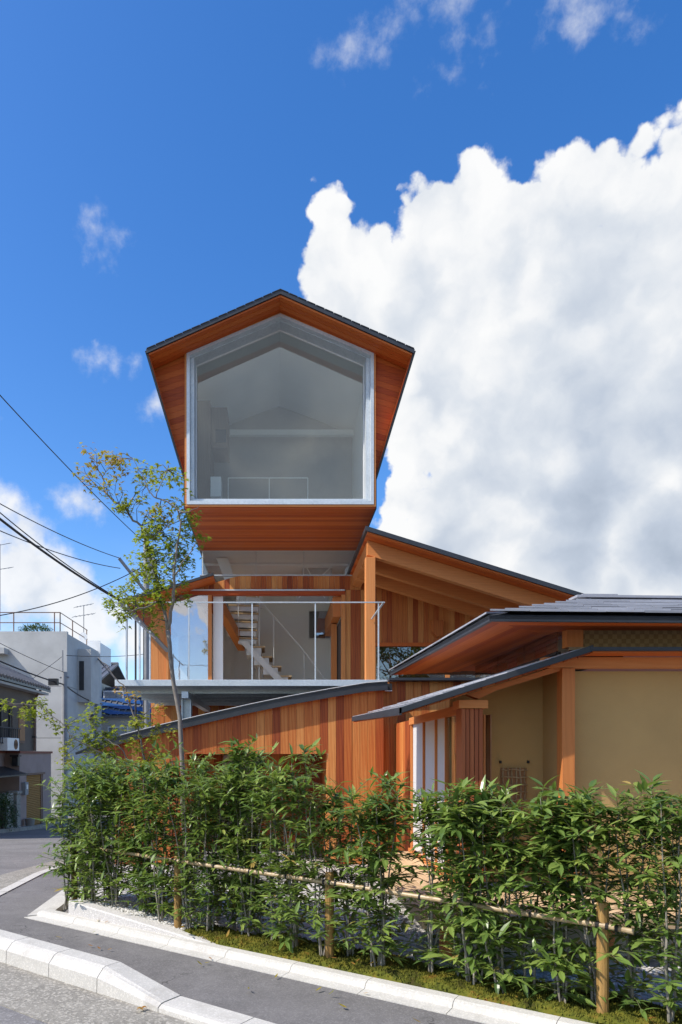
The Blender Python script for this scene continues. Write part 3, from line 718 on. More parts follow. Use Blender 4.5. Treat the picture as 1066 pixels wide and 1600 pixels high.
for i, (a, b, py, tilt) in enumerate(wind):
    z = szz(py); y1 = SY+.15+i*.12
    m = MB(); x0, x1 = sx(a), sx(b)
    m.prism([(x0, SY-.05, z), (x1, SY+.05, z), (x1-.1, SY+.75, z), (x0+.1, SY+.5+.1*i, z)], (0, 0, -.035)); m.build('tread', 'pale_across', stair)
    MB().prism([(x0+.02, SY-.02, z-.04), (x1-.02, SY+.07, z-.04), (x1-.1, SY+.2, z-.04), (x0+.1, SY+.2, z-.04)], (0, 0, -.11)).build('riser', 'white_paint', stair)
m = MB(); m.tube([(sx(405), SY+.1, szz(1066)), (sx(405), SY+.1, szz(925))], .018, 8)
m.tube([(sx(398), SY-.1, szz(930)), (sx(428), SY-.1, szz(964)), (sx(475), SY-.1, szz(1018)), (sx(506), SY-.1, szz(1060))], .009, 6)
m.tube([(sx(428), SY-.1, szz(964)), (sx(428), SY-.1, szz(1040))], .008, 6); m.tube([(sx(475), SY-.1, szz(1018)), (sx(475), SY-.1, szz(1066))], .008, 6)
m.tube([(sx(373), SY-.1, szz(928)), (sx(373), SY-.1, szz(995))], .008, 6)
m.build('handrail', 'white_paint', stair)

# --- left lean-to roof beside the doors
lro = sub_empty('lean_to_roof', house)
pr = [(-3.10, 4.645), (-2.5, 4.795), (-1.9, 4.965), (-1.22, 5.175)]
MB().sheet(pr, 13.45, 18.2, .05).build('roof_sheet', 'roof_metal', lro)
for k in range(7):
    y0 = 13.48+k*.16
    MB().sheet([(x, z-.052) for x, z in pr], y0, y0+.157, .03).build('soffit_board', 'cedar_across', lro)
MB().sheet([(x, z-.052) for x, z in pr], 14.61, 18.1, .03).build('soffit', 'cedar_across', lro)

# --- right wing: open roof on rafters over a post
wing = sub_empty('wing_roof', house)
WZ = lambda x: 5.375-(x-1.52)*.311
MB().sheet([(1.50, WZ(1.50)), (5.7, WZ(5.7))], 11.3, 17.5, .075).build('roof_sheet', 'roof_metal', wing)
for k in range(28):
    y0 = 11.33+k*.11
    MB().sheet([(1.535, WZ(1.535)-.078), (5.66, WZ(5.66)-.078)], y0, y0+.107, .022).build('soffit_board', 'cedar_across', wing)
for y0 in (11.66, 12.45, 13.25):
    MB().sheet([(1.58, WZ(1.58)-.104), (5.6, WZ(5.6)-.104)], y0, y0+.13, .25).build('rafter', 'fir_across', wing)
MB().sheet([(1.58, WZ(1.58)-.104), (1.74, WZ(1.74)-.104)], 11.795, WY-.05, .22).build('purlin', 'fir_deep', wing)
box('post', 'fir_upright', wing, 1.545, 1.71, 11.62, 11.785, 2.69, WZ(1.71)-.36, bevel=.006)
wwall = sub_empty('wing_wall', house)
WT = lambda x: WZ(x)-.11
upright_boards(wwall, WY+.005, 1.865, 5.6, 3.86, WT)
upright_boards(wwall, WY+.005, 1.865, 2.02, 2.3, 3.857)
upright_boards(wwall, WY+.005, 2.02, 5.6, 2.2, 2.82)
box('backing', 'dark_room', wwall, 1.9, 5.6, WY+.03, WY+.06, 3.9, 4.0)
MB().prism([(1.7, WY+.01, 3.88), (5.6, WY+.01, 3.88), (5.6, WY+.01, WT(5.6)), (1.7, WY+.01, WT(1.7))], (0, .06, 0)).build('backing', 'white_wall', wwall)
box('lintel', 'cedar_across', wwall, 1.88, 5.6, WY-.06, WY+.0, 3.80, 3.875)
box('stile', 'cedar_upright', wwall, 2.0, 2.07, WY-.04, WY+.0, 2.82, 3.798)
box('pane', 'tinted_glass', wwall, 2.07, 5.6, WY+.01, WY+.022, 2.82, 3.80)
box('room_wall', 'fir_across', wwall, 1.7, 5.7, 16.4, 16.5, 2.69, 4.6)  # warm wood tone stands in for the brownish reflection on the wing pane
box('room_wall', 'stone_oak', wwall, 1.67, 1.72, WY+.07, 16.4, 2.69, 4.9)
MB().prism([(3.2, WY-.022, 4.32), (3.42, WY-.022, 4.32), (3.42, WY-.022, 4.02), (3.3, WY-.022, 3.98), (3.2, WY-.022, 4.08)], (0, -.12, 0)).build('wall_lamp', 'cedar_upright', wwall)

# --- steel deck
deck = sub_empty('deck', house)
DY, DZ = 10.3, 2.72
box('edge_channel', 'galvanised', deck, -2.42, 1.70, DY, DY+.05, DZ-.095, DZ, bevel=.004)
box('edge_channel', 'galvanised', deck, -2.42, -2.37, DY+.05, 13.93, DZ-.095, DZ)
box('edge_channel', 'galvanised', deck, 1.65, 1.70, DY+.05, 13.93, DZ-.095, DZ)
for i in range(19):
    y0 = DY+.053+i*.19
    box('deck_plate', 'galvanised', deck, -2.368, 1.648, y0, y0+.185, DZ-.03, DZ-.004)
for y0 in (10.75, 11.4, 12.05, 12.7, 13.35): box('joist', 'galvanised', deck, -2.36, 1.64, y0, y0+.05, DZ-.17, DZ-.032)
for x0 in (-1.42, .9): box('girder', 'galvanised', deck, x0, x0+.1, DY+.06, 13.9, DZ-.27, DZ-.172)
m = MB(); m.box(-1.46, -1.44, 10.62, 10.78, .1, DZ-.272); m.box(-1.44, -1.33, 10.69, 10.71, .1, DZ-.272); m.box(-1.33, -1.31, 10.62, 10.78, .1, DZ-.272); m.build('column', 'galvanised', deck)
box('column_cap', 'galvanised', deck, -1.50, -1.27, 10.6, 10.8, DZ-.2719, DZ-.255) if False else None
RZT = 3.90
m = MB(); m.box(-2.40, 1.66, DY+.01, DY+.05, RZT-.012, RZT); m.box(1.63, 1.66, DY+.05, 11.6, RZT-.012, RZT); m.box(-2.40, -2.37, DY+.05, 13.9, RZT-.012, RZT); m.build('top_rail', 'galvanised', deck)
for px in (197, 295, 394, 493, 592): x = (px-PX)/S(DY); box('baluster', 'galvanised', deck, x-.009, x+.009, DY+.018, DY+.042, DZ, RZT-.012)
for y0 in (10.95, 12.0, 13.0): box('screen_post', 'galvanised', deck, -2.40, -2.375, y0, y0+.05, DZ, 3.94)
m = MB(); m.tube([(-2.62, 13.6, 2.0), (-2.62, 13.6, 4.66)], .012, 6); m.tube([(-2.78, 13.6, 0.2), (-2.78, 13.6, 4.62)], .02, 8); m.build('rain_chain', 'dark_metal', deck)

# --- ground floor: curved verge roof and the boarded wall
gr = sub_empty('porch_roof', house)
pts = [(118, 1177), (150, 1164), (188, 1150.5), (255, 1133), (328, 1116), (390, 1102), (448, 1090), (520, 1077), (572, 1068.5), (606, 1066)]
GY = 9.3
pr = [((a-PX)/S(GY), H+(HZ-b)/S(GY)) for a, b in pts]
def prof_at(x):
    for (xa, za), (xb, zb) in zip(pr[:-1], pr[1:]):
        if x <= xb or xb == pr[-1][0]: return za+(zb-za)*(x-xa)/(xb-xa)
pr2 = [(x, z-.0) for x, z in pr]
m = MB(); n = len(pr)
# fascia tapers to the tip
th = [.02]+[.06, .10]+[.105]*(n-3)
for y in (GY, GY+.04):
    for x, z in pr: m.v.append(Vector((x, y, z)))
    for (x, z), t_ in zip(pr, th): m.v.append(Vector((x, y, z-t_)))
for i in range(n-1):
    m.face([i, i+1, 2*n+i+1, 2*n+i]); m.face([n+i+1, n+i, 3*n+i, 3*n+i+1]); m.face([i+1, i, n+i, n+i+1]); m.face([2*n+i, 2*n+i+1, 3*n+i+1, 3*n+i])
m.face([0, 2*n, 3*n, n]); m.face([n-1, 2*n-1, 4*n-1, 3*n-1])
m.build('fascia', 'roof_metal', gr)
MB().sheet([(x, z+.012) for x, z in pr], GY-.012, 12.9, .014).build('roof_sheet', 'roof_metal', gr)
MB().sheet([(x, z+.020) for x, z in pr[2:]], GY-.014, GY+.006, .007).build('flashing', 'white_paint', gr)
MB().sheet([(x, z-.06) for x, z in pr[1:]], GY+.045, 12.8, .03).build('soffit', 'cedar_deep', gr)
gw = sub_empty('ground_floor_wall', house)
GW = 9.42
zt = lambda x: prof_at(min(max(x, pr[1][0]), pr[-1][0]))-.095
xl, xo0, xo1, xr = -2.19, -1.24, .73, 1.495
upright_boards(gw, GW, xl, xo0, .05, zt); upright_boards(gw, GW, xo0, xo1, 1.60, zt); upright_boards(gw, GW, xo1, xr, .05, zt)
MB().prism([(xl+.01, GW+.001, 1.62), (xr, GW+.001, 1.62), (xr, GW+.001, zt(xr)-.01), (xl+.01, GW+.001, zt(xl)-.02)], (0, .05, 0)).build('backing', 'dark_room', gw)
box('backing', 'dark_room', gw, xl+.01, xo0-.02, GW+.001, GW+.05, .06, 1.618)
box('backing', 'dark_room', gw, xo1+.02, xr, GW+.001, GW+.05, .06, 1.618)
side_boards(gw, xl, GW, 13.9, .05, 1.74)
side_boards(gw, xo0-.001, GW+.003, 10.9, .05, 1.597, face=1); side_boards(gw, xo1+.001, GW+.003, 10.9, .05, 1.597, face=-1)
upright_boards(gw, 10.92, xo0+.0, xo1, .05, 1.66, w=.13)
box('backing', 'dark_room', gw, xo0-.1, xo1+.1, 10.922, 10.96, .05, 1.7)
box('porch_ceiling', 'cedar_across', gw, xo0-.01, xo1+.01, GW+.052, 10.9, 1.60, 1.625)
box('door_panel', 'bare_concrete', gw, -.82, -.25, 10.82, 10.895, .1, 1.58)
box('step', 'slab_stone', gw, -.95, .25, 8.15, 9.3, gz, .27, bevel=.01)
# wall above the small roof, flat gutter line and the vent
hw_ = sub_empty('link_wall', house)
upright_boards(hw_, 9.60, 1.497, 2.95, .05, 2.615)
box('gutter', 'roof_metal', hw_, 1.58, 2.95, 9.44, 9.66, 2.62, 2.655)
box('vent', 'white_paint', hw_, 1.535, 1.63, 9.50, 9.575, 2.475, 2.487); box('vent', 'dark_metal', hw_, 1.535, 1.63, 9.50, 9.575, 2.487, 2.58)
box('link_roof', 'roof_metal', hw_, 1.72, 2.95, 9.66, 13.9, 2.55, 2.62)
box('link_window', 'tinted_glass', hw_, 2.2, 2.95, 9.70, 9.71, 2.66, 2.86); box('link_post', 'fir_upright', hw_, 2.42, 2.48, 9.68, 9.72, 2.658, 2.9)
side_boards(hw_, 1.70, 8.02, 9.578, .3, 2.02, mat='cedar_upright', w=.13)

# ------------------------------------------------------------------ the tea house
tea = empty('tea_house', (2.4, 6.5, 0), label='low tea house with slate hip roof and ochre plaster walls', cat='tea house')
def tsub(name): return sub_empty(name, tea)
A0 = R(2.4)
ORG = Vector((1.634, 5.2, 0))
def tr2(x, y, z):                                # local frame of the hip roof, turned a little in plan
    return Vector((ORG.x+x*math.cos(A0)-y*math.sin(A0), ORG.y+x*math.sin(A0)+y*math.cos(A0), z))
up = tsub('hip_roof')
EZ2, RS, RD, RL, BL = 2.625, .30, 1.5, 5.6, 3.64          # eave height, slope, run, length along the ridge
RZ2 = EZ2+.03+RS*RD
# fascia and soffit
for a, b in (((0, 0), (RL, 0)), ((0, 0), (0, BL))):
    if a[1] == b[1]: poly = [tr2(0, 0, EZ2-.012), tr2(RL, 0, EZ2-.012), tr2(RL, .03, EZ2-.012), tr2(.03, .03, EZ2-.012)]
    else: poly = [tr2(0, 0, EZ2-.012), tr2(.03, .03, EZ2-.012), tr2(.03, BL, EZ2-.012), tr2(0, BL, EZ2-.012)]
    MB().prism(poly, (0, 0, .045)).build('fascia', 'roof_metal', up)
MB().prism([tr2(.0, .0, EZ2+.034), tr2(RL, .0, EZ2+.034), tr2(RL, RD, RZ2), tr2(RD, RD, RZ2)], (0, 0, -.03)).build('roof_deck', 'dark_metal', up)
MB().prism([tr2(.0, .0, EZ2+.034), tr2(RD, RD, RZ2), tr2(0, BL, EZ2+.034)], (0, 0, -.03)).build('roof_deck', 'dark_metal', up)
MB().prism([tr2(0, BL, EZ2+.034), tr2(RL, BL, EZ2+.034), tr2(RL, RD, RZ2), tr2(RD, RD, RZ2)], (0, 0, -.03)).build('roof_deck', 'dark_metal', up)
NC = 8; EXP = RD/NC
for k in range(NC):
    y0, y1 = k*EXP-.012, (k+1)*EXP+.03
    m = MB(); x = y0+.02+ (.14 if k % 2 else 0)
    first = True
    while x < RL:
        w = .30; xa = max(x, y0+.01); xb = min(x+w-.004, RL)
        if first: xa = y0+.012; first = False
        za = EZ2+.038+RS*max(y0, 0)+.036+rnd.uniform(0, .004); zb = EZ2+.038+RS*y1+.008
        xbl = max(xa+.02, y1+.01) if xa < y1+.01 else xa
        m.prism([tr2(xa, y0, za), tr2(xb, y0, za), tr2(max(xb, xbl+.01), y1, zb), tr2(xbl, y1, zb)], (0, 0, -.013))
        x += w
    m.build('slate_course', 'slate', up)
    m = MB(); yy = y0+.05                        # the same course on the side slope
    while yy < BL-1.43*y0-.3:
        za = EZ2+.038+RS*max(y0, 0)+.028; zb = EZ2+.038+RS*y1+.004
        ya, yb = yy, min(yy+.296, BL-1.43*y0)
        m.prism([tr2(y0, ya, za), tr2(y0, yb, za), tr2(y1, min(max(yb, y1+.02), BL-1.43*y1-.01), zb), tr2(y1, min(max(ya, y1), BL-1.43*y1-.02), zb)], (0, 0, -.014)); yy += .3
    m.build('slate_course', 'slate', up)
MB().prism([tr2(RD-.12, RD-.09, RZ2+.03), tr2(RL, RD-.09, RZ2+.03), tr2(RL, RD+.09, RZ2+.03), tr2(RD-.12, RD+.09, RZ2+.03)], (0, 0, .022)).build('ridge_cap', 'slate', up)
MB().prism([tr2(RD-.05, RD-.06, RZ2+.053), tr2(RD+.3, RD-.06, RZ2+.053), tr2(RD+.3, RD+.06, RZ2+.053), tr2(RD-.05, RD+.06, RZ2+.053)], (0, 0, .016)).build('ridge_cap', 'slate', up)
for k in range(9):                                # soffit boards, front and left side
    y0 = .032+k*.095
    MB().prism([tr2(y0, y0, EZ2-.004+.004*k), tr2(RL, y0, EZ2-.004+.004*k), tr2(RL, y0+.092, EZ2-.004+.004*k), tr2(y0+.092, y0+.092, EZ2-.004+.004*k)], (0, 0, .012)).build('soffit_board', 'cedar_across', up)
    MB().prism([tr2(y0, y0, EZ2-.004+.004*k), tr2(y0+.092, y0+.092, EZ2-.004+.004*k), tr2(y0+.092, BL-.02, EZ2-.004+.004*k), tr2(y0, BL-.02, EZ2-.004+.004*k)], (0, 0, .012)).build('soffit_board', 'cedar_deep', up)
MB().prism([tr2(.88, .88, EZ2+.035), tr2(RL, .88, EZ2+.035), tr2(RL, BL, EZ2+.035), tr2(.88, BL, EZ2+.035)], (0, 0, .012)).build('soffit', 'cedar_across', up)

WX, FY = 2.44, 5.72                              # corner of the body
wl = tsub('body_wall')
box('plaster', 'plaster', wl, WX+.06, 7.0, FY+.06, FY+.14, .44, 2.30)
MB().prism([(1.60, FY+.46, .44), (WX+.02, FY+.46, .44), (WX+.02, FY+.46, 2.405), (1.60, FY+.46, 2.125)], (0, .08, 0)).build('plaster', 'plaster', wl)
box('plaster', 'plaster', wl, WX-.015, WX+.055, FY+.08, FY+.459, .44, 2.40)
box('post', 'fir_upright', wl, WX-.055, WX+.055, FY-.05, FY+.06, .44, 2.315, bevel=.006)
box('beam', 'fir_across', wl, WX-.2, 7.0, FY-.045, FY+.055, 2.318, 2.405)
box('rail', 'bamboo', wl, WX+.02, 7.0, FY-.03, FY+.0, 2.468, 2.492)
box('woven_panel', 'woven_bamboo', wl, WX+.14, 7.0, FY+.01, FY+.03, 2.492, 2.66)
box('post', 'fir_upright', wl, WX+.0, WX+.135, FY-.02, FY+.08, 2.492, 2.66)
# glazed strip under the side eave
for y0, y1 in ((5.82, 6.58), (6.6, 7.36), (7.38, 8.2)):
    box('pane', 'tinted_glass', wl, WX-.035, WX-.025, y0, y1, 2.47, 2.655)
    box('paper_screen', 'shoji_paper', wl, WX+.12, WX+.13, y0+.14, y1-.14, 2.50, 2.63)
box('inner_room', 'dark_room', wl, WX+.5, WX+.52, 5.8, 8.3, 2.4, 2.66)
box('glazing_sill', 'dark_metal', wl, WX-.05, WX-.01, 5.8, 8.25, 2.448, 2.47)
# lattice window
lw_ = tsub('lattice_window')
y_ = FY+.452; x0, x1, z0, z1 = 2.04, 2.275, 1.02, 1.475
box('opening', 'shutter_brown', lw_, x0, x1, y_-.004, y_+.004, z0, z1)
for i in range(6):
    x = x0+.02+i*(x1-x0-.04)/5; pts_ = [(x+rnd.uniform(-.006, .006), y_-.014, z0+j*(z1-z0)/8) for j in range(9)]
    MB().tube(pts_, .007, 5).build('reed', 'bamboo', lw_)
for j in range(7):
    z = z0+.03+j*(z1-z0-.05)/6; MB().tube([(x0+i*(x1-x0)/6, y_-.026, z+rnd.uniform(-.006, .006)) for i in range(7)], .0065, 5).build('reed', 'bamboo', lw_)
for x in (2.035, 2.285): box('hook', 'dark_metal', lw_, x-.006, x+.006, y_-.03, y_+.004, 1.515, 1.54)

# lean-to roof over the side
lo = tsub('side_roof')
A = Vector((2.545, 5.46, 2.455)); B = Vector((1.00, 5.46, 1.955)); C = Vector((.845, 7.45, 1.985)); D = Vector((2.40, 8.0, 2.455))
Bn = Vector((0, 0, -1))
MB().prism([A, B, C, D], (0, 0, -.03)).build('roof_deck', 'roof_metal', lo)
MB().prism([A+Vector((0, -.006, .018)), B+Vector((-.006, -.006, .014)), B+Vector((-.006, -.006, -.032)), A+Vector((0, -.006, -.032))], (0, .02, 0)).build('fascia', 'roof_metal', lo)
MB().prism([B+Vector((-.008, -.006, .018)), C+Vector((-.008, 0, .018)), C+Vector((-.008, 0, -.028)), B+Vector((-.008, -.006, -.045))], (.02, 0, 0)).build('fascia', 'roof_metal', lo)
n = 9
for k in range(n):                               # slates run along the eave
    f0, f1 = k/n, min(1, (k+1.25)/n); m = MB()
    for j in range(8):
        g0, g1 = j/8, (j+1)/8-.004
        def q(f, g_, dz): return B.lerp(A, f).lerp(C.lerp(D, f), g_)+Vector((0, 0, dz))
        m.prism([q(f0, g0, .026), q(f0, g1, .026), q(f1, g1, .010), q(f1, g0, .010)], (0, 0, -.01))
    m.build('slate_course', 'slate', lo)
for k in range(14):
    f0, f1 = k/14+.002, (k+1)/14-.002
    q = lambda f, g_: B.lerp(A, f).lerp(C.lerp(D, f), g_)+Vector((0, 0, -.034))
    MB().prism([q(f0, .012), q(f1, .012), q(f1, .985), q(f0, .985)], (0, 0, -.014)).build('soffit_board', 'cedar_deep', lo)
MB().prism([(1.70, FY-.02, 2.06), (1.85, FY-.02, 2.13), (2.4, FY-.02, 2.30), (2.4, FY-.02, 2.35), (1.6, FY-.02, 2.095)], (0, .07, 0)).build('rafter', 'fir_across', lo)
box('front_pent', 'roof_metal', lo, A.x-.02, 7.0, 5.45, FY+.0, 2.425, 2.455)
box('front_pent', 'cedar_across', lo, A.x, 7.0, 5.47, FY-.05, 2.412, 2.424)

# shutter box, glass panel, paper screens
sb = tsub('shutter_box')
for i in range(5):
    x = 1.545+i*.037; box('board', 'cedar_plain', sb, x, x+.031, FY-.06+(.0 if i else -.01), FY+.10, .45, 1.975)
box('cap', 'fir_across', sb, 1.52, 1.76, FY-.085, FY+.12, 1.978, 2.045)
sw = tsub('screen_wall')
SX = 1.60
box('head_rail', 'fir_deep', sw, SX-.03, SX+.05, FY+.12, 8.0, 1.94, 2.02)
box('sill_rail', 'fir_deep', sw, SX-.04, SX+.05, FY+.12, 8.0, .44, .50)
box('pane', 'window_glass', sw, SX, SX+.008, 5.86, 6.33, .50, 1.94)
box('inner_curtain', 'shutter_brown', sw, SX+.25, SX+.26, 5.86, 6.4, .5, 1.94)
for i in range(6): box('slat', 'fir_upright', sw, SX+.20, SX+.215, 5.88+i*.08, 5.91+i*.08, .5, 1.94)
for i in range(18): box('blind_slat', 'bamboo', sw, SX+.03, SX+.038, 5.88, 6.3, .55+i*.025, .562+i*.025)
for y0, y1 in ((6.36, 6.74), (6.76, 7.28), (7.31, 7.92)):
    box('stile', 'fir_upright', sw, SX-.02, SX+.03, y0-.025, y0+.004, .50, 1.94)
    box('paper', 'shoji_paper', sw, SX+.003, SX+.008, y0+.005, y1, .50, 1.94)
    for k in range(3): box('lattice_bar', 'fir_deep', sw, SX+.009, SX+.018, y0+.005, y1, .86+k*.36, .868+k*.36)
box('stile', 'fir_upright', sw, SX-.02, SX+.03, 7.925, 7.965, .50, 1.94)
box('stile', 'fir_upright', sw, SX-.02, SX+.03, 5.84, 5.86, .50, 1.94)
box('inner_wall', 'white_wall', sw, SX+.6, SX+.62, 6.3, 8.0, .45, 2.1)

# veranda
ve = tsub('veranda')
VZ = .46; x = 1.06
while x < 4.3:
    box('plank', 'pale_deep', ve, x, x+.096, 4.80, 5.665 if x > 1.53 else 8.0, VZ-.03+rnd.uniform(-.001, .001), VZ+rnd.uniform(-.001, .001)); x += .1
box('fascia', 'pale_across', ve, 1.04, 4.3, 4.775, 4.797, VZ-.085, VZ+.004)
box('fascia', 'pale_deep', ve, 1.035, 1.055, 4.80, 8.0, VZ-.085, VZ+.004)
for y0 in (4.95, 5.5): box('joist', 'stone_oak', ve, 1.1, 4.3, y0, y0+.07, VZ-.13, VZ-.032)
for x in (1.2, 2.35, 3.5): box('short_post', 'fir_upright', ve, x, x+.09, 4.9, 4.99, gz+.05, VZ-.132)
for x in (1.245, 2.395, 3.545):
    m = MB(); b = len(m.v)
    for v in IV: m.v.append(Vector((x, 4.95, gz+.02))+Vector((v.x*.13, v.y*.11, v.z*.05)))
    for f in IF: m.face(list(f))
    m.build('footing_stone', 'old_stone', ve, smooth=True)
# plastered mound foundation
m = MB(); nx, ny = 34, 6; idx = {}
for i in range(nx):
    for j in range(ny):
        x = 1.5+i*.085; a = j/(ny-1)
        y = 5.45-.34*a+.03*math.sin(i*.6); z = gz-.01+(.30+.03*math.sin(i*.45))*(1-a*a)
        idx[i, j] = len(m.v); m.v.append(Vector((x, y, z)))
for i in range(nx-1):
    for j in range(ny-1): m.face([idx[i, j], idx[i, j+1], idx[i+1, j+1], idx[i+1, j]])
m.build('foundation', 'footing_plaster', tea, smooth=True)
box('foundation', 'footing_plaster', tea, 1.5, 4.4, 5.46, 5.7, .0, .42)

# ------------------------------------------------------------------ bamboo rail fence
def hp(t): return K0+U*t
posts = [Vector((-2.03, 6.90, 0)), Vector((-.834, 5.85, 0)), Vector((.399, 5.00, 0)), Vector((1.876, 3.907, 0))]
fence = empty('bamboo_fence', posts[1], label='bamboo rail lashed to round wooden posts inside the hedge', cat='fence')
for i, p_ in enumerate(posts):
    zt_ = [.76, .73, .73, .75][i]
    MB().tube([p_+Vector((0, 0, -.1)), p_+Vector((0, 0, zt_-.01)), p_+Vector((0, 0, zt_))], [.033, .033, .029], 14).build('post', 'fence_post', fence, smooth=False)
rp = [P(150, 1325, 7.05), P(278, 1343, 6.14), P(400, 1360, 5.72), P(515, 1378, 5.24), P(720, 1412, 4.68), P(975, 1447, 4.04)]
rp = [posts[0]+Vector((-.1, .03, .69)), posts[1]+Vector((.0, -.05, .69)), posts[2]+Vector((0, -.05, .665)), posts[3]+Vector((0, -.05, .625)), posts[3]+Vector((.11, -.13, .615))]
rail = []
for a, b in zip(rp[:-1], rp[1:]):
    L_ = (b-a).length; nseg = max(1, round(L_/.26))
    for k in range(nseg): rail.append(a.lerp(b, k/nseg))
rail.append(rp[-1])
pp, rr = [], []
for a, b in zip(rail[:-1], rail[1:]):
    pp += [a, a.lerp(b, .03), a.lerp(b, .06), a.lerp(b, .94)]; rr += [.0185, .0172, .0162, .0162]
pp.append(rail[-1]); rr.append(.017)
MB().tube(pp, rr, 10).build('rail', 'bamboo', fence)
for i, p_ in enumerate(posts):
    for d in (-.05, .0, .05):
        c = rp[min(i, 3)]+(rp[min(i+1, 4)]-rp[min(i, 3)]).normalized()*d if i < 4 else rp[3]
        dr = (rp[min(i+1, 4)]-rp[min(i, 3)]).normalized()
        MB().tube([c-dr*.008, c+dr*.008], .0205, 10).build('rope_tie', 'rope_black', fence)
for a, b in zip(rp[:-1], rp[1:]):
    nn_ = int((b-a).length/.35)
    for k in range(1, nn_):
        c = a.lerp(b, k/nn_+rnd.uniform(-.05, .05)); dr = (b-a).normalized()
        MB().tube([c-dr*.007, c+dr*.007], .0195, 8).build('rope_tie', 'rope_black', fence)

# ------------------------------------------------------------------ plants
def leaf_blade(m, base, d, up_, L, W, droop, tone):
    d = d.normalized(); s_ = d.cross(up_)
    if s_.length < .01: s_ = Vector((1, 0, 0))
    s_.normalize(); n_ = s_.cross(d)
    b = len(m.v)
    def pt(f, w, h): return base+d*(L*f)+s_*w+n_*(h-droop*L*f*f)
    m.v += [pt(0, 0, 0), pt(.3, -W*.9, 0.22*W), pt(.3, 0, 0), pt(.3, W*.9, .22*W), pt(.62, -W*.85, .2*W), pt(.62, 0, 0), pt(.62, W*.85, .2*W), pt(1, 0, 0)]
    for f in ((0, 2, 1), (0, 3, 2), (1, 2, 5, 4), (2, 3, 6, 5), (4, 5, 7), (5, 6, 7)): m.face([b+k for k in f], tone)
def rdir(r_, zmin=-1, zmax=1):
    a = r_.uniform(0, 6.283); z = r_.uniform(zmin, zmax); k = math.sqrt(max(0, 1-z*z)); return Vector((math.cos(a)*k, math.sin(a)*k, z))
_ON = 'zeroth first second third fourth fifth sixth seventh eighth ninth tenth eleventh twelfth thirteenth fourteenth fifteenth sixteenth seventeenth eighteenth nineteenth'.split()
def ordinal(n):
    if n < 20: return _ON[n]
    tn, u_ = divmod(n, 10)
    return (('twentieth', 'thirtieth', 'fortieth', 'fiftieth', 'sixtieth')[tn-2] if not u_ else ('twenty', 'thirty', 'forty', 'fifty', 'sixty')[tn-2]+'-'+_ON[u_])
def hedge_top(px):
    tb = [(60, 1215), (90, 1200), (150, 1196), (200, 1200), (270, 1196), (320, 1203), (370, 1190), (430, 1198), (480, 1178), (520, 1212), (560, 1232), (620, 1222), (690, 1230), (740, 1252), (800, 1268), (850, 1262), (900, 1238), (960, 1216), (1010, 1222), (1066, 1226), (1200, 1226)]
    for (a, b), (c, d) in zip(tb[:-1], tb[1:]):
        if a <= px <= c: return b+(d-b)*(px-a)/(c-a)
    return 1215
def shrub(base, top, r_, dens_low, spread, idx, big=1.0):
    spread *= r_.uniform(.8, 1.35)
    root = empty('hedge_shrub', base)
    stems = MB(); twigs = MB(); lv = MB()
    tips = []
    ns = r_.choice([3, 4, 4, 5]); lsz = r_.uniform(.82, 1.18)*big; tsh = r_.uniform(-.10, .14)
    for k in range(ns):
        a = r_.uniform(0, 6.28); sp = spread*r_.uniform(.3, 1)
        top_ = base+Vector((math.cos(a)*sp, math.sin(a)*sp*.8, top*r_.uniform(.84, 1.0)))
        b0 = base+Vector((r_.uniform(-.04, .04), r_.uniform(-.04, .04), gz-.03))
        pts_ = []
        for f in [0, .15, .3, .45, .6, .75, .9, 1]:
            q_ = b0.lerp(top_, f)+Vector((noise.noise(Vector((idx*3.1+k, f*3, 1)))*.05, noise.noise(Vector((idx*3.1+k, f*3, 7)))*.05, 0))*min(1, f*4)
            pts_.append(q_)
        stems.tube(pts_, [.0085, .0078, .007, .0062, .0052, .0042, .003, .002], 6)
        # side twigs
        nt = int(r_.uniform(24, 32))
        for j in range(nt):
            f = r_.random()
            zf = .07+.93*(f**.86)
            if zf < .55 and r_.random() > dens_low: continue
            i0 = min(6, int(zf*7)); q_ = pts_[i0].lerp(pts_[i0+1], zf*7-i0) if i0 < 7 else pts_[-1]
            d = rdir(r_, .05, .75); d = Vector((d.x, d.y*1.0, d.z))
            Ln = r_.uniform(.10, .32)*(1.15-.35*zf)
            e_ = q_+d*Ln+Vector((0, 0, -.01)); mid = q_.lerp(e_, .5)+Vector((0, 0, .015))
            twigs.tube([q_, mid, e_], [.0028, .0022, .0014], 4, cap=False)
            tips.append((q_, mid, e_))
        tips.append((pts_[5], pts_[6], pts_[7]))
        if r_.random() < .45:                    # a young shoot above the rest
            d = rdir(r_, .5, .95); e_ = pts_[7]+d*r_.uniform(.06, .16); mid = pts_[7].lerp(e_, .5)
            twigs.tube([pts_[7], mid, e_], [.0022, .0018, .001], 4, cap=False); tips.append((pts_[7], mid, e_))
    for q_, mid, e_ in tips:
        d = (e_-mid).normalized(); nl = r_.randint(8, 12)
        young = r_.random() < .16
        tb = r_.uniform(.05, .55)+(.36 if young else 0)+tsh
        for i in range(nl):
            f = (i+.6)/nl; p_ = q_.lerp(mid, f*2) if f < .5 else mid.lerp(e_, f*2-1)
            side = rdir(r_, -.4, .3); ld = (side*.9+d*(.30+.6*f)+Vector((0, 0, .06))).normalized()
            L = r_.uniform(.055, .128)*(1.0 if not young else .9)*lsz; W = L*r_.uniform(.105, .165)
            leaf_blade(lv, p_, ld, Vector((r_.uniform(-.3, .3), r_.uniform(-.3, .3), 1)), L, W, r_.uniform(.02, .32), min(1, max(.01, tb+r_.uniform(-.18, .2))))
    stems.build('stems', 'hedge_stem', root); twigs.build('twigs', 'green_twig', root, kind='stuff'); lv.build('leaves', 'hedge_leaf', root, kind='stuff')
    return root
hr = random.Random(21)
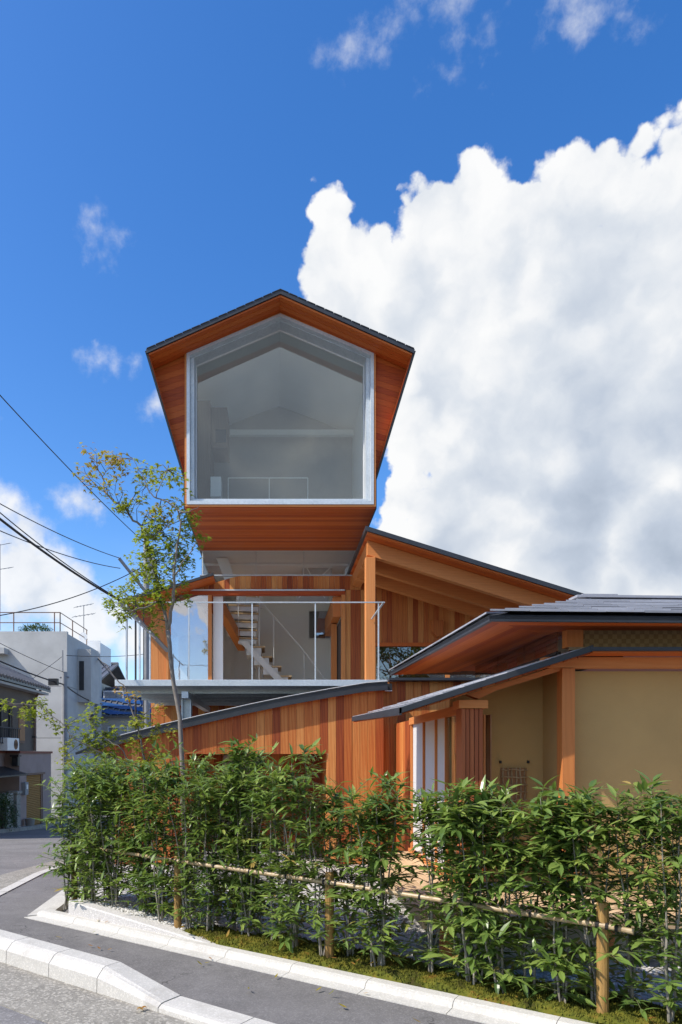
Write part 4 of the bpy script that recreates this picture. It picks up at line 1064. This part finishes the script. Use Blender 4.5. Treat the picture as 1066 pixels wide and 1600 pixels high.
shr = []
# row runs from the street corner to the veranda, two staggered lines
def row(t, off): return Vector((-2.18, 7.02, 0))+Vector((.80, -.60, 0))*t+Vector((.60, .80, 0))*off
t = .16; k = 0
while t < 6.1:
    left = t < 2.4
    offs = (hr.uniform(-.10, .06), hr.uniform(.14, .32)) if left else ((hr.uniform(-.08, .10),) if k % 2 else (hr.uniform(.0, .24),))
    for o_ in offs:
        b = row(t+hr.uniform(-.06, .06), o_-.03); shr.append(b)
    t += hr.uniform(.20, .36) if left else hr.uniform(.12, .26); k += 1
shr.sort(key=lambda b: (b-row(0, 0)).dot(Vector((.80, -.60, 0))))
for i, b in enumerate(shr):
    px = PX+b.x/b.y*F
    top = H+(HZ-hedge_top(px))/F*b.y
    near = min(1, max(0, (px-420)/250))
    o = shrub(b, top*hr.uniform(.94, 1.08), hr, 1.0-.38*near, .18, i, 1+.14*near)
    hgt = 'tall' if top > 1.5 else ('low' if top < 1.38 else 'slender')
    tag(o, '%s evergreen hedge shrub, %s in the row from the street corner' % (hgt, ordinal(i+1)), 'shrub', 'evergreen shrubs of the hedge')
print('shrubs', len(shr))

# maples
def maple_leaf(m, c, d, up_, R_, tone):
    d = d.normalized(); s_ = d.cross(up_)
    if s_.length < .01: s_ = Vector((1, 0, 0))
    s_.normalize(); n_ = s_.cross(d); b = len(m.v)
    m.v.append(c+n_*(.06*R_))
    angs = [-150, -118, -95, -72, -50, -30, 0, 30, 50, 72, 95, 118, 150]
    rads = [.28, .50, .28, .80, .36, .92, 1.0, .92, .36, .80, .28, .50, .28]
    rads = [.20, .52, .26, .82, .34, .46, 1.0, .46, .34, .82, .26, .52, .20]
    for a, q_ in zip(angs, rads):
        a = R(a); m.v.append(c+(d*math.cos(a)+s_*math.sin(a))*(R_*q_)-n_*(.25*R_*q_*q_))
    n = len(angs)
    for i in range(n-1): m.face([b, b+1+i, b+2+i], tone)
def maple(name, base, branches, clusters, Y, label, r_, leafR=.047):
    root = empty(name, base, label=label, cat='tree')
    tk = MB()
    allp = []
    for br in branches:
        pts_ = [Vector(p_) for p_, _ in br]; rads = [x for _, x in br]
        # subdivide with a little wander
        P2, R2 = [], []
        for i in range(len(pts_)-1):
            for f in (0, .33, .66):
                q_ = pts_[i].lerp(pts_[i+1], f)
                if f: q_ += Vector((r_.uniform(-1, 1), r_.uniform(-1, 1), r_.uniform(-1, 1)))*.012
                P2.append(q_); R2.append(rads[i]+(rads[i+1]-rads[i])*f)
        P2.append(pts_[-1]); R2.append(rads[-1]); tk.tube(P2, R2, 8); allp += P2
    tw_ = MB(); lv = MB()
    for (cx_, cy_, rad, n, t0, t1) in clusters:
        cc = P(cx_, cy_, Y); rr_ = rad/S(Y)
        for i in range(n):
            q_ = cc+Vector((r_.gauss(0, .5), r_.gauss(0, .7), r_.gauss(0, .5)))*rr_
            near = min(allp, key=lambda a: (a-q_).length)
            if i % 3 == 0 or (near-q_).length < .08:
                mid = near.lerp(q_, .5)+Vector((r_.uniform(-.04, .04), r_.uniform(-.04, .04), r_.uniform(-.02, .05)))
                tw_.tube([near, mid, q_], [.0045, .003, .0014], 4, cap=False); hub = [mid, q_]
            else: hub = [q_]
            for h in hub:
                for _ in range(r_.randint(3, 6)):
                    c = h+Vector((r_.uniform(-1, 1), r_.uniform(-1, 1), r_.uniform(-1, .5)))*.07
                    dd = rdir(r_, -.6, .1)
                    maple_leaf(lv, c, dd, Vector((r_.uniform(-.5, .5), r_.uniform(-.7, .3), 1)), leafR*r_.uniform(.7, 1.15), min(1, max(.01, r_.uniform(t0, t1))))
    tk.build('trunk', 'bark', root, smooth=True); tw_.build('twigs', 'twig_dark', root); lv.build('crown', 'maple_leaf', root, kind='stuff')
    return root
mr = random.Random(5)
MY = 7.5
def mp(px, py, dy=0): return P(px, py, MY+dy)
bx = mp(292, 1400); bx.z = 0.05
brs = [
 [(bx, .033), (mp(288, 1290), .029), (mp(285, 1190), .027), (mp(281, 1120), .024), (mp(268, 1040), .023), (mp(262, 985), .024)],
 [(mp(262, 985), .020), (mp(252, 940), .017), (mp(240, 885, .1), .015), (mp(228, 845, .1), .0135), (mp(221, 822, .1), .0125), (mp(203, 806, .15), .0115), (mp(196, 794, .2), .013), (mp(179, 785, .2), .011), (mp(165, 770, .25), .009), (mp(160, 745, .3), .007), (mp(145, 716, .3), .0045), (mp(129, 696, .3), .002)],
 [(mp(262, 985), .022), (mp(271, 940, -.1), .017), (mp(272, 900, -.2), .014), (mp(277, 850, -.2), .011), (mp(283, 815, -.25), .010), (mp(278, 797, -.3), .009), (mp(262, 784, -.3), .008), (mp(244, 778, -.3), .007), (mp(233, 768, -.3), .006), (mp(221, 739, -.3), .004), (mp(207, 716, -.3), .002)],
 [(mp(240, 885, .1), .012), (mp(215, 900, .2), .008), (mp(195, 925, .3), .005), (mp(175, 940, .3), .002)],
 [(mp(252, 940), .012), (mp(225, 950, -.2), .008), (mp(205, 955, -.3), .003)],
 [(mp(160, 745, .3), .005), (mp(175, 725, .3), .003), (mp(188, 715, .3), .0015)],
 [(mp(165, 770, .25), .006), (mp(148, 755, .3), .004), (mp(130, 735, .3), .002)],
 [(mp(244, 778, -.3), .006), (mp(252, 755, -.3), .004), (mp(262, 735, -.3), .002)],
 [(mp(278, 797, -.3), .006), (mp(295, 800, -.4), .004), (mp(312, 790, -.4), .002)],
 [(mp(272, 900, -.2), .009), (mp(292, 870, -.4), .006), (mp(308, 845, -.5), .003)],
 [(mp(228, 845, .1), .009), (mp(245, 835, -.1), .006), (mp(265, 820, -.2), .003)]]
cls = [(133, 697, 8, 3, .7, .95), (143, 716, 10, 5, .72, 1), (172, 716, 14, 13, .72, 1), (185, 727, 12, 8, .65, .95), (135, 737, 16, 10, .68, .95), (160, 755, 18, 8, .55, .9), (182, 745, 10, 5, .6, .9), (190, 785, 12, 14, .45, .68),
       (222, 745, 14, 8, .45, .75), (240, 745, 18, 16, .40, .7), (262, 740, 14, 10, .4, .7), (285, 750, 12, 8, .35, .6), (222, 776, 10, 7, .5, .8), (258, 805, 14, 14, .6, .95), (238, 800, 9, 6, .6, .9), (278, 790, 12, 8, .4, .8),
       (300, 808, 14, 12, .1, .5), (312, 842, 11, 9, .05, .4), (298, 835, 14, 12, .05, .45), (245, 825, 20, 26, .1, .55), (225, 835, 13, 12, .2, .55), (270, 850, 20, 26, .05, .4), (240, 860, 18, 22, .05, .45), (290, 870, 16, 18, .05, .4),
       (215, 870, 14, 11, .2, .55), (258, 885, 20, 26, .02, .35), (230, 895, 18, 18, .1, .5), (205, 905, 14, 10, .25, .55), (280, 905, 16, 16, .05, .4), (190, 925, 14, 11, .2, .55), (245, 920, 20, 22, .05, .4), (215, 935, 15, 14, .15, .5),
       (175, 940, 9, 7, .2, .5), (168, 945, 8, 4, .2, .5), (200, 955, 12, 8, .15, .5), (230, 950, 16, 14, .1, .4), (265, 935, 14, 10, .1, .4), (190, 970, 7, 4, .1, .4), (290, 930, 9, 5, .1, .4), (240, 975, 12, 8, .1, .5)]
maple('maple_tree', bx, brs, cls, MY, 'tall slim maple with yellowing leaves in front of the deck', mr)
SY2 = 7.95
def sp(px, py, dy=0): return P(px, py, SY2+dy)
b2 = sp(232, 1380); b2.z = .05
brs2 = [
 [(b2, .020), (sp(231, 1260), .016), (sp(228, 1195), .013), (sp(214, 1130), .010), (sp(196, 1075), .008), (sp(183, 1062), .006), (sp(170, 1045), .005), (sp(153, 1027), .003)],
 [(sp(231, 1260), .014), (sp(205, 1195, -.1), .010), (sp(150, 1172, -.1), .008), (sp(118, 1155, -.2), .006), (sp(95, 1128, -.2), .005), (sp(62, 1102, -.2), .004), (sp(20, 1100, -.2), .002)],
 [(sp(205, 1195, -.1), .008), (sp(185, 1165, -.2), .006), (sp(160, 1150, -.2), .004), (sp(140, 1125, -.2), .002)],
 [(sp(228, 1195), .008), (sp(240, 1165, .1), .005), (sp(238, 1130, .1), .003)],
 [(sp(214, 1130), .006), (sp(232, 1110, .1), .004), (sp(255, 1095, .1), .002)]]
cls2 = [(10, 1103, 10, 6, .2, .5), (45, 1112, 10, 8, .2, .5), (62, 1092, 9, 7, .15, .45), (72, 1115, 8, 5, .2, .5), (40, 1122, 6, 4, .3, .5), (90, 1130, 8, 4, .3, .55), (105, 1165, 8, 5, .35, .7), (103, 1185, 8, 5, .35, .7),
        (148, 1105, 9, 6, .1, .35), (150, 1125, 14, 10, .05, .35), (130, 1145, 12, 10, .1, .4), (165, 1150, 14, 16, .02, .3), (145, 1158, 12, 10, .05, .35), (175, 1170, 11, 10, .05, .35), (120, 1125, 8, 5, .2, .5),
        (185, 1135, 9, 5, .4, .65), (215, 1130, 11, 7, .4, .65), (235, 1120, 10, 5, .5, .75), (205, 1165, 12, 9, .4, .6), (235, 1150, 12, 8, .45, .65), (222, 1190, 14, 12, .35, .6), (160, 1190, 12, 8, .3, .7), (185, 1195, 12, 8, .15, .5),
        (205, 1090, 7, 3, .8, 1), (188, 1082, 5, 2, .8, 1), (250, 1105, 6, 3, .7, .95), (262, 1140, 8, 4, .5, .8), (250, 1180, 10, 7, .45, .7)]
maple('maple_sapling', b2, brs2, cls2, SY2, 'thin leaning maple sapling with sparse leaves behind the hedge corner', mr, .052)

# ------------------------------------------------------------------ neighbours down the side street
nb_ = empty('neighbour_house', (-9.5, 22, -1.0), label='old brown stucco house with tiled eaves on the street', cat='house')
NX = -8.87
box('wall', 'brown_stucco', nb_, NX-6, NX, 17, 25.35, 1.705, 4.06)
eb_ = [(NX+.42, 4.02), (NX-3.2, 5.75)]
MB().sheet([(NX-3.2, 5.75), (NX+.42, 4.02)], 16.8, 25.7, .12).build('roof', 'roof_tile', nb_)
box('eave_board', 'far_wall', nb_, NX+.01, NX+.36, 16.85, 25.65, 3.80, 3.88)
yy = 16.9
rt = sub_empty('tile_roof', nb_)
while yy < 25.7:
    MB().tube([(NX+.46, yy, 4.03), (NX+.2, yy, 4.155), (NX-3.2, yy, 5.78)], .065, 6).build('tile_ridge', 'roof_tile', rt); yy += .26
for k in range(5):
    x = NX+.30-k*.34; z = 4.02+(NX+.42-x)*.478+.015
    MB().prism([(x, 16.8, z+.02), (x+.06, 16.8, z), (x+.06, 25.7, z), (x, 25.7, z+.02)], (0, 0, -.03)).build('tile_course', 'roof_tile', rt)
wn = sub_empty('window', nb_)
box('recess_shade', 'dark_room', wn, NX-.02, NX+.006, 20.6, 23.2, 2.05, 3.2)  # flat dark sheet on the wall, painted as the shade inside the window
box('frame', 'rust_metal', wn, NX+.007, NX+.06, 20.6, 24.05, 3.2, 3.27); box('frame', 'rust_metal', wn, NX+.007, NX+.06, 20.6, 24.05, 1.98, 2.05)
for y0 in (22.0, 22.7): box('frame', 'dark_metal', wn, NX+.008, NX+.05, y0, y0+.06, 2.05, 3.2)
for y0, mt in ((22.8, 'brown_stucco'), (23.42, 'shutter_brown')):
    box('shutter', mt, wn, NX+.007, NX+.07, y0, y0+.58, 2.06, 3.19)
    for k in range(16): box('shutter_slat', mt, wn, NX+.071, NX+.085, y0+.03, y0+.55, 2.10+k*.067, 2.145+k*.067)
m = MB()
for k in range(14): m.tube([(NX+.2, 20.8+k*.18, 1.95), (NX+.2, 20.8+k*.18, 2.45)], .012, 5)
m.tube([(NX+.2, 20.7, 2.45), (NX+.2, 23.25, 2.45)], .018, 6); m.tube([(NX+.2, 20.7, 1.95), (NX+.2, 23.25, 1.95)], .018, 6); m.build('balcony_rail', 'dark_metal', nb_)
ga = empty('garage', (-9, 25.5, -1.1), label='pinkish stucco garage with a rusty coping and ochre shutter', cat='garage')
GX = -8.90
box('wall', 'pink_stucco', ga, GX-3, GX, 23.75, 24.42, -1.3, 1.62); box('wall', 'pink_stucco', ga, GX-3, GX, 26.15, 27.1, -1.3, 1.62); box('wall', 'pink_stucco', ga, GX-3, GX, 24.421, 26.149, .86, 1.62)
box('wall', 'pink_stucco', ga, GX-3.2, GX-.5, 17, 23.74, 1.15, 1.62)
box('entry', 'dark_room', ga, GX-1.9, GX-1.8, 17, 23.74, -1.3, 1.149)  # back wall coloured near-black to paint the shade inside the entry
box('coping', 'rust_coping', ga, GX-3.1, GX+.05, 23.7, 27.15, 1.621, 1.70); box('coping', 'rust_coping', ga, GX-3.1, GX-.44, 17, 23.698, 1.621, 1.70)
MB().prism([(GX-.45, 19, 1.12), (GX+.35, 19, .86), (GX+.35, 23.6, .86), (GX-.45, 23.6, 1.12)], (0, 0, .05)).build('awning', 'dark_metal', ga)
for k in range(30): MB().tube([(GX-.07, 24.43, -1.13+k*.066), (GX-.07, 26.0, -1.13+k*.066)], .036, 6).build('shutter_slat', 'shutter_ochre', ga)
box('jamb', 'rust_metal', ga, GX-.12, GX-.02, 26.0, 26.148, -1.2, .859)
box('lintel', 'rust_metal', ga, GX-.1, GX+.04, 24.4, 26.3, .83, .90)
ac = empty('air_conditioner', (NX+.25, 22.3, 1.70), label='white air conditioner unit on the ledge of the brown house', cat='air conditioner')
box('casing', 'plastic_white', ac, NX+.02, NX+.34, 21.75, 22.75, 1.705, 2.12, bevel=.015)
m = MB()
for r_ in (.16, .12, .08, .04): m.tube([(NX+.345, 22.45+math.cos(a*.3927)*r_, 1.91+math.sin(a*.3927)*r_) for a in range(17)], .006, 4)
m.build('fan_grille', 'dark_metal', ac)
m = MB().tube([(NX+.3405, 22.45, 1.91), (NX+.3415, 22.45, 1.91)], .17, 20); m.build('fan', 'shutter_brown', ac)
gp_ = empty('gate_post', (-8.85, 22.9, -1.05), label='weathered stone gate post beside the garage', cat='gate post')
for k in range(4): box('stone', 'old_stone', gp_, -9.02, -8.70, 23.0, 23.35, -1.2+k*.36, -.845+k*.36, bevel=.02)
box('cap', 'old_stone', gp_, -9.06, -8.66, 22.95, 23.4, .245, .34, bevel=.02)
for k in range(3): box('stone', 'old_stone', gp_, -9.12, -8.77, 22.3, 22.9, -1.2+k*.5, -.705+k*.5, bevel=.03)
pot = empty('flower_pot', (-8.66, 24.1, -1.06), label='grey flower pot at the foot of the garage', cat='pot')
MB().tube([(-8.66, 24.1, -1.06), (-8.66, 24.1, -.80), (-8.66, 24.1, -.70), (-8.66, 24.1, -.68)], [.13, .16, .18, .19], 14).build('pot', 'pot_clay', pot)
ks = empty('street_kerb', (-8.3, 20, -.8), label='low stone kerb in front of the old houses', kind='structure')
for k in range(14):
    y0 = 16+k*.8; MB().prism([(-8.68, y0, zg(0, y0)-.05), (-8.40, y0, zg(0, y0)-.05), (-8.40, y0+.78, zg(0, y0+.78)-.05), (-8.68, y0+.78, zg(0, y0+.78)-.05)], (0, 0, .17)).build('kerb_stone', 'old_stone', ks)

def leaf_mass(m, c, rx, ry, rz, n, r_, L=.09):
    for _ in range(n):
        d = rdir(r_, -.5, 1); k = r_.uniform(.55, 1.05)*(1+.25*noise.noise(d*2.3+c))
        p_ = c+Vector((d.x*rx, d.y*ry, d.z*rz))*k
        leaf_blade(m, p_, (d+rdir(r_)*.8).normalized(), Vector((r_.uniform(-.4, .4), r_.uniform(-.4, .4), 1)), L*r_.uniform(.7, 1.3), L*.22, .2, r_.uniform(.01, 1))
nr_ = random.Random(9)
def bush(name, c, rx, ry, rz, n, label, L=.09):
    root = empty(name, (c[0], c[1], c[2]-rz*.6), label=label, cat='bush'); m = MB(); leaf_mass(m, Vector(c), rx, ry, rz, n, nr_, L); m.build('leaves', 'bush_leaf', root, kind='stuff')
    m = MB()
    for k in range(6):
        a = nr_.random()*6.28; m.tube([(c[0], c[1], c[2]-rz*.7), (c[0]+math.cos(a)*rx*.4, c[1]+math.sin(a)*ry*.4, c[2]+.2*rz)], [.02, .008], 5)
    m.build('stems', 'twig_dark', root)
bush('clipped_bush', (-8.62, 21.6, -.38), .42, .6, .75, 2600, 'dark clipped bush beside the stone gate post', .07)
bush('rooftop_bush', (-10.75, 30.7, 7.05), .75, .5, .36, 1300, 'green bush growing on the roof of the concrete building', .10)

cb_ = empty('concrete_building', (-13, 33, -1.2), label='bare concrete building with rooftop railing down the street', cat='building')
CBX, CBY = -9.15, 30.0
for z0, z1 in ((-1.3, 2.29), (2.31, 4.57), (4.59, 6.9)):
    box('wall_panel', 'bare_concrete', cb_, -24, CBX, CBY, 36, z0, z1)
box('joint', 'dark_room', cb_, -23.9, CBX-.025, CBY+.025, 35.9, -1.2, 6.8)
box('parapet', 'bare_concrete', cb_, -24, CBX-.002, CBY+.002, CBY+.2, 6.902, 6.99)
sh = sub_empty('shaft', cb_)
box('shaft_wall', 'bare_concrete', sh, CBX+.002, CBX+.62, 31.6, 33.2, 4.0, 6.45); box('slit_window', 'dark_metal', sh, CBX+.08, CBX+.30, 31.58, 31.599, 4.55, 5.9)
box('canopy', 'bare_concrete', cb_, -18, -11.72, 29.5, 29.999, 5.95, 6.2)
box('window', 'dark_metal', cb_, -13.5, -11.82, 29.97, 29.999, 4.85, 5.4); box('window_pane', 'mirror_glass', cb_, -13.4, -11.9, 29.955, 29.968, 4.9, 5.35)
m = MB(); zt_ = 7.85
rl = [(-24, 30.15), (-9.5, 30.15), (-9.5, 34.5)]
for z in (7.4, zt_):
    m.tube([(x, y, z) for x, y in rl], .022, 5)
m.build('roof_rail', 'rust_metal', cb_)
for x, y in [(-13.6+k*2.05, 30.15) for k in range(3)]+[(-9.5, 30.15), (-9.75, 30.15), (-9.5, 32.0), (-9.5, 34.4)]: MB().tube([(x, y, 6.9), (x, y, zt_)], .026, 6).build('rail_post', 'rust_metal', cb_)
box('screen_panel', 'plastic_white', cb_, -10.3, -9.02, 35.2, 35.24, 6.4, 7.45); box('screen_panel', 'plastic_white', cb_, -9.06, -9.021, 35.25, 37.5, 6.4, 7.35)
def antenna(px, py0, py1, Y, label, dish=False):
    b = P(px, py0, Y); t_ = P(px, py1, Y); root = empty('television_antenna', b, label=label, cat='antenna')
    MB().tube([b, t_], .022, 6).build('mast', 'pole_grey', root)
    m = MB(); L_ = (t_-b).length
    for f, w in ((.98, .9), (.70, 1.1)):
        m = MB(); c = b.lerp(t_, f); m.tube([c+Vector((-w*.5, 0, -.06)), c+Vector((w*.5, 0, .12))], .014, 5)
        for k in range(6): q_ = c+Vector((-w*.45+k*w*.18, 0, -.05+k*.03)); m.tube([q_+Vector((-.03, -.25, -.10)), q_+Vector((.03, .25, .10))], .009, 4)
        m.build('elements', 'pole_grey', root)
    if dish:
        c = b.lerp(t_, .08); MB().tube([c+Vector((0, -.12, 0)), c+Vector((0, -.06, 0)), c+Vector((0, -.05, 0))], [.22, .20, .02], 14).build('dish', 'plastic_white', root)
antenna(131, 1000, 946, 34, 'television antenna with a small dish on the concrete building', True)
antenna(0, 985, 850, 31, 'television antenna cut off by the left edge of the picture')

def far_house(name, label, x0, x1, y0, y1, ze, zr, wall, roof, slope_axis='Y'):
    root = empty(name, ((x0+x1)/2, y0, -1.2), label=label, cat='house')
    box('wall', wall, root, x0+.2, x1-.2, y0+.3, y1-.3, -1.3, ze)
    ym = (y0+y1)/2
    MB().prism([(x0, y0, ze-.02), (x1, y0, ze-.02), (x1, ym, zr), (x0, ym, zr)], (0, 0, .09)).build('roof', roof, root)
    MB().prism([(x0, y1, ze-.02), (x1, y1, ze-.02), (x1, ym+.001, zr), (x0, ym+.001, zr)], (0, 0, .09)).build('roof', roof, root)
    MB().prism([(x0+.21, ym, ze-.05), (x0+.21, y0+.32, ze-.05), (x0+.21, ym, zr-.05), ], (.1, 0, 0)).build('gable', wall, root)
    MB().tube([(x0, ym, zr+.1), (x1, ym, zr+.1)], .12, 8).build('ridge', roof, root)
    n = int((x1-x0)/.34)
    for k in range(n+1):
        x = x0+(x1-x0)*k/n; MB().tube([(x, y0-.02, ze+.08), (x, ym, zr+.10)], .055, 5).build('tile_ridge', roof, root)
    for k in range(2):
        xa = x0+.8+k*1.7; w = empty('window', WL[root.name].copy()); w.parent = root; w.location = (0, 0, 0)
        box('frame', 'plastic_white', w, xa, xa+1.1, y0+.26, y0+.299, ze-1.6, ze-.5); box('pane', 'mirror_glass', w, xa+.06, xa+1.04, y0+.245, y0+.258, ze-1.54, ze-.56)
    return root
fh = far_house('tarped_house', 'low tiled house with blue tarpaulin over its roof', -9.7, -5.6, 36, 42, 3.55, 5.2, 'far_wall', 'roof_tile')
for k in range(4):
    m = MB(); nseg = 8; fa = .93-k*.235
    for q in range(nseg+1):
        f = q/nseg; x = -9.62+3.7*f
        for e in (0, 1):
            g_ = max(.0, fa-.34*f-e*(.13+.02*math.sin(q*2.1+k))); m.v.append(Vector((x, 36+3*g_, 3.53+1.65*g_+.165+.01*math.sin(q*1.7+e))))
    nv = len(m.v)
    for v in list(m.v): m.v.append(v+Vector((0, 0, .015)))
    for q in range(nseg):
        a = 2*q; m.face([a, a+1, a+3, a+2]); m.face([nv+a, nv+a+2, nv+a+3, nv+a+1]); m.face([a, a+2, nv+a+2, nv+a]); m.face([a+1, nv+a+1, nv+a+3, a+3])
    m.build('tarpaulin', 'blue_tarp', None, label='%s blue tarpaulin strip down from the ridge of the far tiled roof' % ordinal(k+1), cat='tarpaulin', group='blue tarpaulins on the roof')
far_house('cream_house', 'cream walled house with dark eaves beyond the concrete building', -12.0, -9.6, 37.5, 46, 5.6, 7.0, 'far_wall_cream', 'roof_tile')
far_house('grey_roof_house', 'house with a plain grey tile roof behind the tarpaulins', -9.4, -4.0, 46, 54, 5.3, 7.6, 'far_wall', 'roof_tile')

def pole(px, py_top, Y, r, label, arms):
    b = P(px, 1178, Y); b.z = zg(0, Y)-.1; t_ = P(px, py_top, Y)
    root = empty('utility_pole', b, label=label, cat='utility pole')
    MB().tube([b, t_], [r, r*.8], 12).build('shaft', 'pole_grey', root)
    for a, c, w in arms: MB().tube([a, c], w, 6).build('arm', 'pole_grey', root)
    return root, t_
PA = 22.0
pole(229, 826, PA, .12, 'tall grey utility pole rising behind the maple and deck', [(P(186, 872, PA-.6), P(232, 930, PA), .05), (P(206, 890, PA), P(234, 905, PA), .045), (P(222, 868, PA-.3), P(240, 872, PA+.2), .04)])
m = MB().box(P(232, 0, PA).x, P(245, 0, PA).x, PA-.2, PA+.1, P(0, 905, PA).z, P(0, 875, PA).z)
m.build('transformer', 'pole_grey', None, label='grey transformer box hung on the tall utility pole', cat='transformer')
PB = 28.0
pole(101, 1050, PB, .14, 'short concrete utility pole in front of the concrete building', [(P(98, 1050, PB), P(98, 1016, PB), .03), (P(94, 1058, PB), P(108, 1058, PB), .05)])
box('cable_box', 'cable_black', None, P(78, 0, PB-.5).x, P(92, 0, PB-.5).x, PB-.7, PB-.5, P(0, 1073, PB).z, P(0, 1063, PB).z, label='black cable junction box strung beside the short pole', cat='junction box')
def cable(p0, p1, sag, r, label, mat='cable_black', n=24):
    pts_ = [p0.lerp(p1, i/n)-Vector((0, 0, sag*4*(i/n)*(1-i/n))) for i in range(n+1)]
    MB().tube(pts_, r, 5).build('power_cable', mat, None, label=label, cat='cable', group='overhead cables at the left')
cable(P(-90, 518, 12), P(228, 850, PA), .12, .012, 'topmost overhead cable sloping down from the upper left sky')
cable(P(-90, 735, 13), P(187, 872, PA-.6), .15, .012, 'upper of two thin cables ending at the pole arm')
cable(P(-90, 788, 13), P(188, 888, PA-.6), .18, .012, 'lower of two thin cables ending at the pole arm')
cable(P(-90, 738, 9), P(190, 940, 13.0), .10, .020, 'thick twisted service cable running down to the lean-to eave')
cable(P(-90, 722, 9.2), P(190, 938, 13.05), .12, .009, 'thin wire twisted beside the thick service cable')
cable(P(190, 940, 13.0), P(262, 1017, 13.86), .0, .045, 'grey sleeved cable end fixed to the orange corner post', 'cable_sleeve', 6)
cable(P(-90, 972, 17), P(226, 884, PA), .35, .014, 'dark cable rising from the left edge towards the tall pole')
cable(P(-60, 1005, 22), P(101, 1070, PB), .10, .030, 'thick black cable drooping to the short pole')
cable(P(-60, 972, 24), P(104, 1052, PB), .10, .012, 'thin slack wire above the short pole')
cable(P(101, 1070, PB), P(160, 1100, 34), .15, .030, 'thick black cable leaving the short pole to the right')
cable(P(104, 1024, PB), P(250, 1018, 40), .15, .014, 'level thin wire from the rod of the short pole')
cable(P(40, 1068, 29), P(97, 1026, PB), .02, .010, 'short diagonal wire climbing to the rod of the short pole')
cable(P(152, 1028, 33), P(183, 1064, 30), .0, .03, 'short black drop cable beside the concrete building', n=8)

# small things on the pavement
fl = empty('fallen_leaf', P(225, 1578, 4.3), label='dry brown leaf lying at the foot of the kerb', cat='leaf')
m = MB(); c = kb(1.62, -.06, .012); maple_leaf(m, c+Vector((0, 0, .02)), Vector((.6, -.4, 0)), Vector((0, 0, 1)), .04, .9); maple_leaf(m, c+Vector((.03, .02, .02)), Vector((-.3, -.6, 0)), Vector((.2, .3, 1)), .035, .95); m.build('blade', 'maple_leaf', fl)

# trees across the road, behind the viewer: the window panes mirror them
def road_tree(x, y, h, label, seed):
    r_ = random.Random(seed); root = empty('road_tree', (x, y, 0), label=label, cat='tree', group='trees across the road')
    tk = MB(); tk.tube([(x, y, -.1), (x+.1, y, h*.3), (x, y+.1, h*.6), (x, y, h*.85)], [.16, .13, .08, .02], 8); lv = MB()
    for k in range(40):
        a = r_.random()*6.28; f = r_.uniform(.3, .95); c = Vector((x, y, h*f))
        rr_ = h*.26*math.sin(math.pi*min(1, (f-.2)/.85))+.3
        e = c+Vector((math.cos(a)*rr_, math.sin(a)*rr_, r_.uniform(.1, .6))); tk.tube([c-Vector((0, 0, .4)), e], [.04, .012], 5)
        leaf_mass(lv, e, .85, .85, .65, 110, r_, .30)
    tk.build('trunk', 'bark', root); lv.build('crown', 'bush_leaf', root, kind='stuff')
road_tree(6.5, -10.5, 8.5, 'broad evergreen tree across the road, nearer the house corner', 31)
road_tree(10.5, -11.5, 9.5, 'taller evergreen tree across the road, further along', 32)
road_tree(14.5, -12.5, 10.5, 'tallest evergreen tree across the road, farthest from the corner', 33)
road_tree(3.2, -13.0, 7.5, 'smallest evergreen tree across the road', 34)

# litter: dry leaves on moss, edging and pavement
lr = random.Random(12); m = MB()
for _ in range(70):
    t_ = lr.uniform(.8, 6.2); o_ = lr.choice([lr.uniform(.24, .8), lr.uniform(.24, .8), lr.uniform(-.4, .2)])
    z = gz+.05 if o_ > .215 else (wz+.06 if o_ > .1 else wz+.018)
    c = ke(t_, o_, z); leaf_blade(m, c, Vector((lr.uniform(-1, 1), lr.uniform(-1, 1), lr.uniform(-.1, .2))), Vector((0, 0, 1)), lr.uniform(.035, .075), lr.uniform(.006, .012), -.25, lr.uniform(.7, 1))
m.build('leaf_litter', 'maple_leaf', None, label='dry leaves scattered on moss and edging', cat='leaf litter', kind='stuff')

# pipes and boxes on the old houses
dp = empty('drainpipe', (NX+.1, 24.9, -1.1), label='rusty drainpipe on the corner of the brown house', cat='drainpipe')
MB().tube([(NX+.3, 24.95, 3.95), (NX+.08, 24.95, 3.6), (NX+.08, 24.95, 1.72)], .045, 8).build('pipe', 'rust_metal', dp)
for z in (2.2, 3.0): box('bracket', 'dark_metal', dp, NX+.005, NX+.13, 24.89, 25.01, z, z+.04)
mb_ = empty('meter_box', (GX+.1, 23.95, .2), label='small grey meter box on the garage wall', cat='meter box')
box('casing', 'pole_grey', mb_, GX+.002, GX+.14, 23.95, 24.25, .15, .6, bevel=.01); box('dial', 'plastic_white', mb_, GX+.141, GX+.15, 24.02, 24.18, .36, .52)
lp = empty('wall_lantern', (GX-.2, 23.6, 1.2), label='black wall lantern beside the garage entry', cat='lantern')
box('body', 'dark_metal', lp, GX-.2, GX+.02, 23.55, 23.745, 1.18, 1.5, bevel=.02); box('cap', 'dark_metal', lp, GX-.24, GX+.06, 23.5, 23.78, 1.505, 1.56)
cp = empty('downpipe', (CBX+.1, 34.5, -1), label='grey downpipe on the side of the concrete building', cat='drainpipe')
MB().tube([(CBX+.1, 34.6, 6.7), (CBX+.1, 34.6, -1.1)], .07, 8).build('pipe', 'pole_grey', cp)
for z0 in (2.75, 4.9):
    wn2 = sub_empty('window', cb_)
    box('frame', 'plastic_white', wn2, CBX+.002, CBX+.05, 33.5, 34.3, z0, z0+.9); box('pane', 'mirror_glass', wn2, CBX+.052, CBX+.06, 33.56, 34.24, z0+.06, z0+.84)
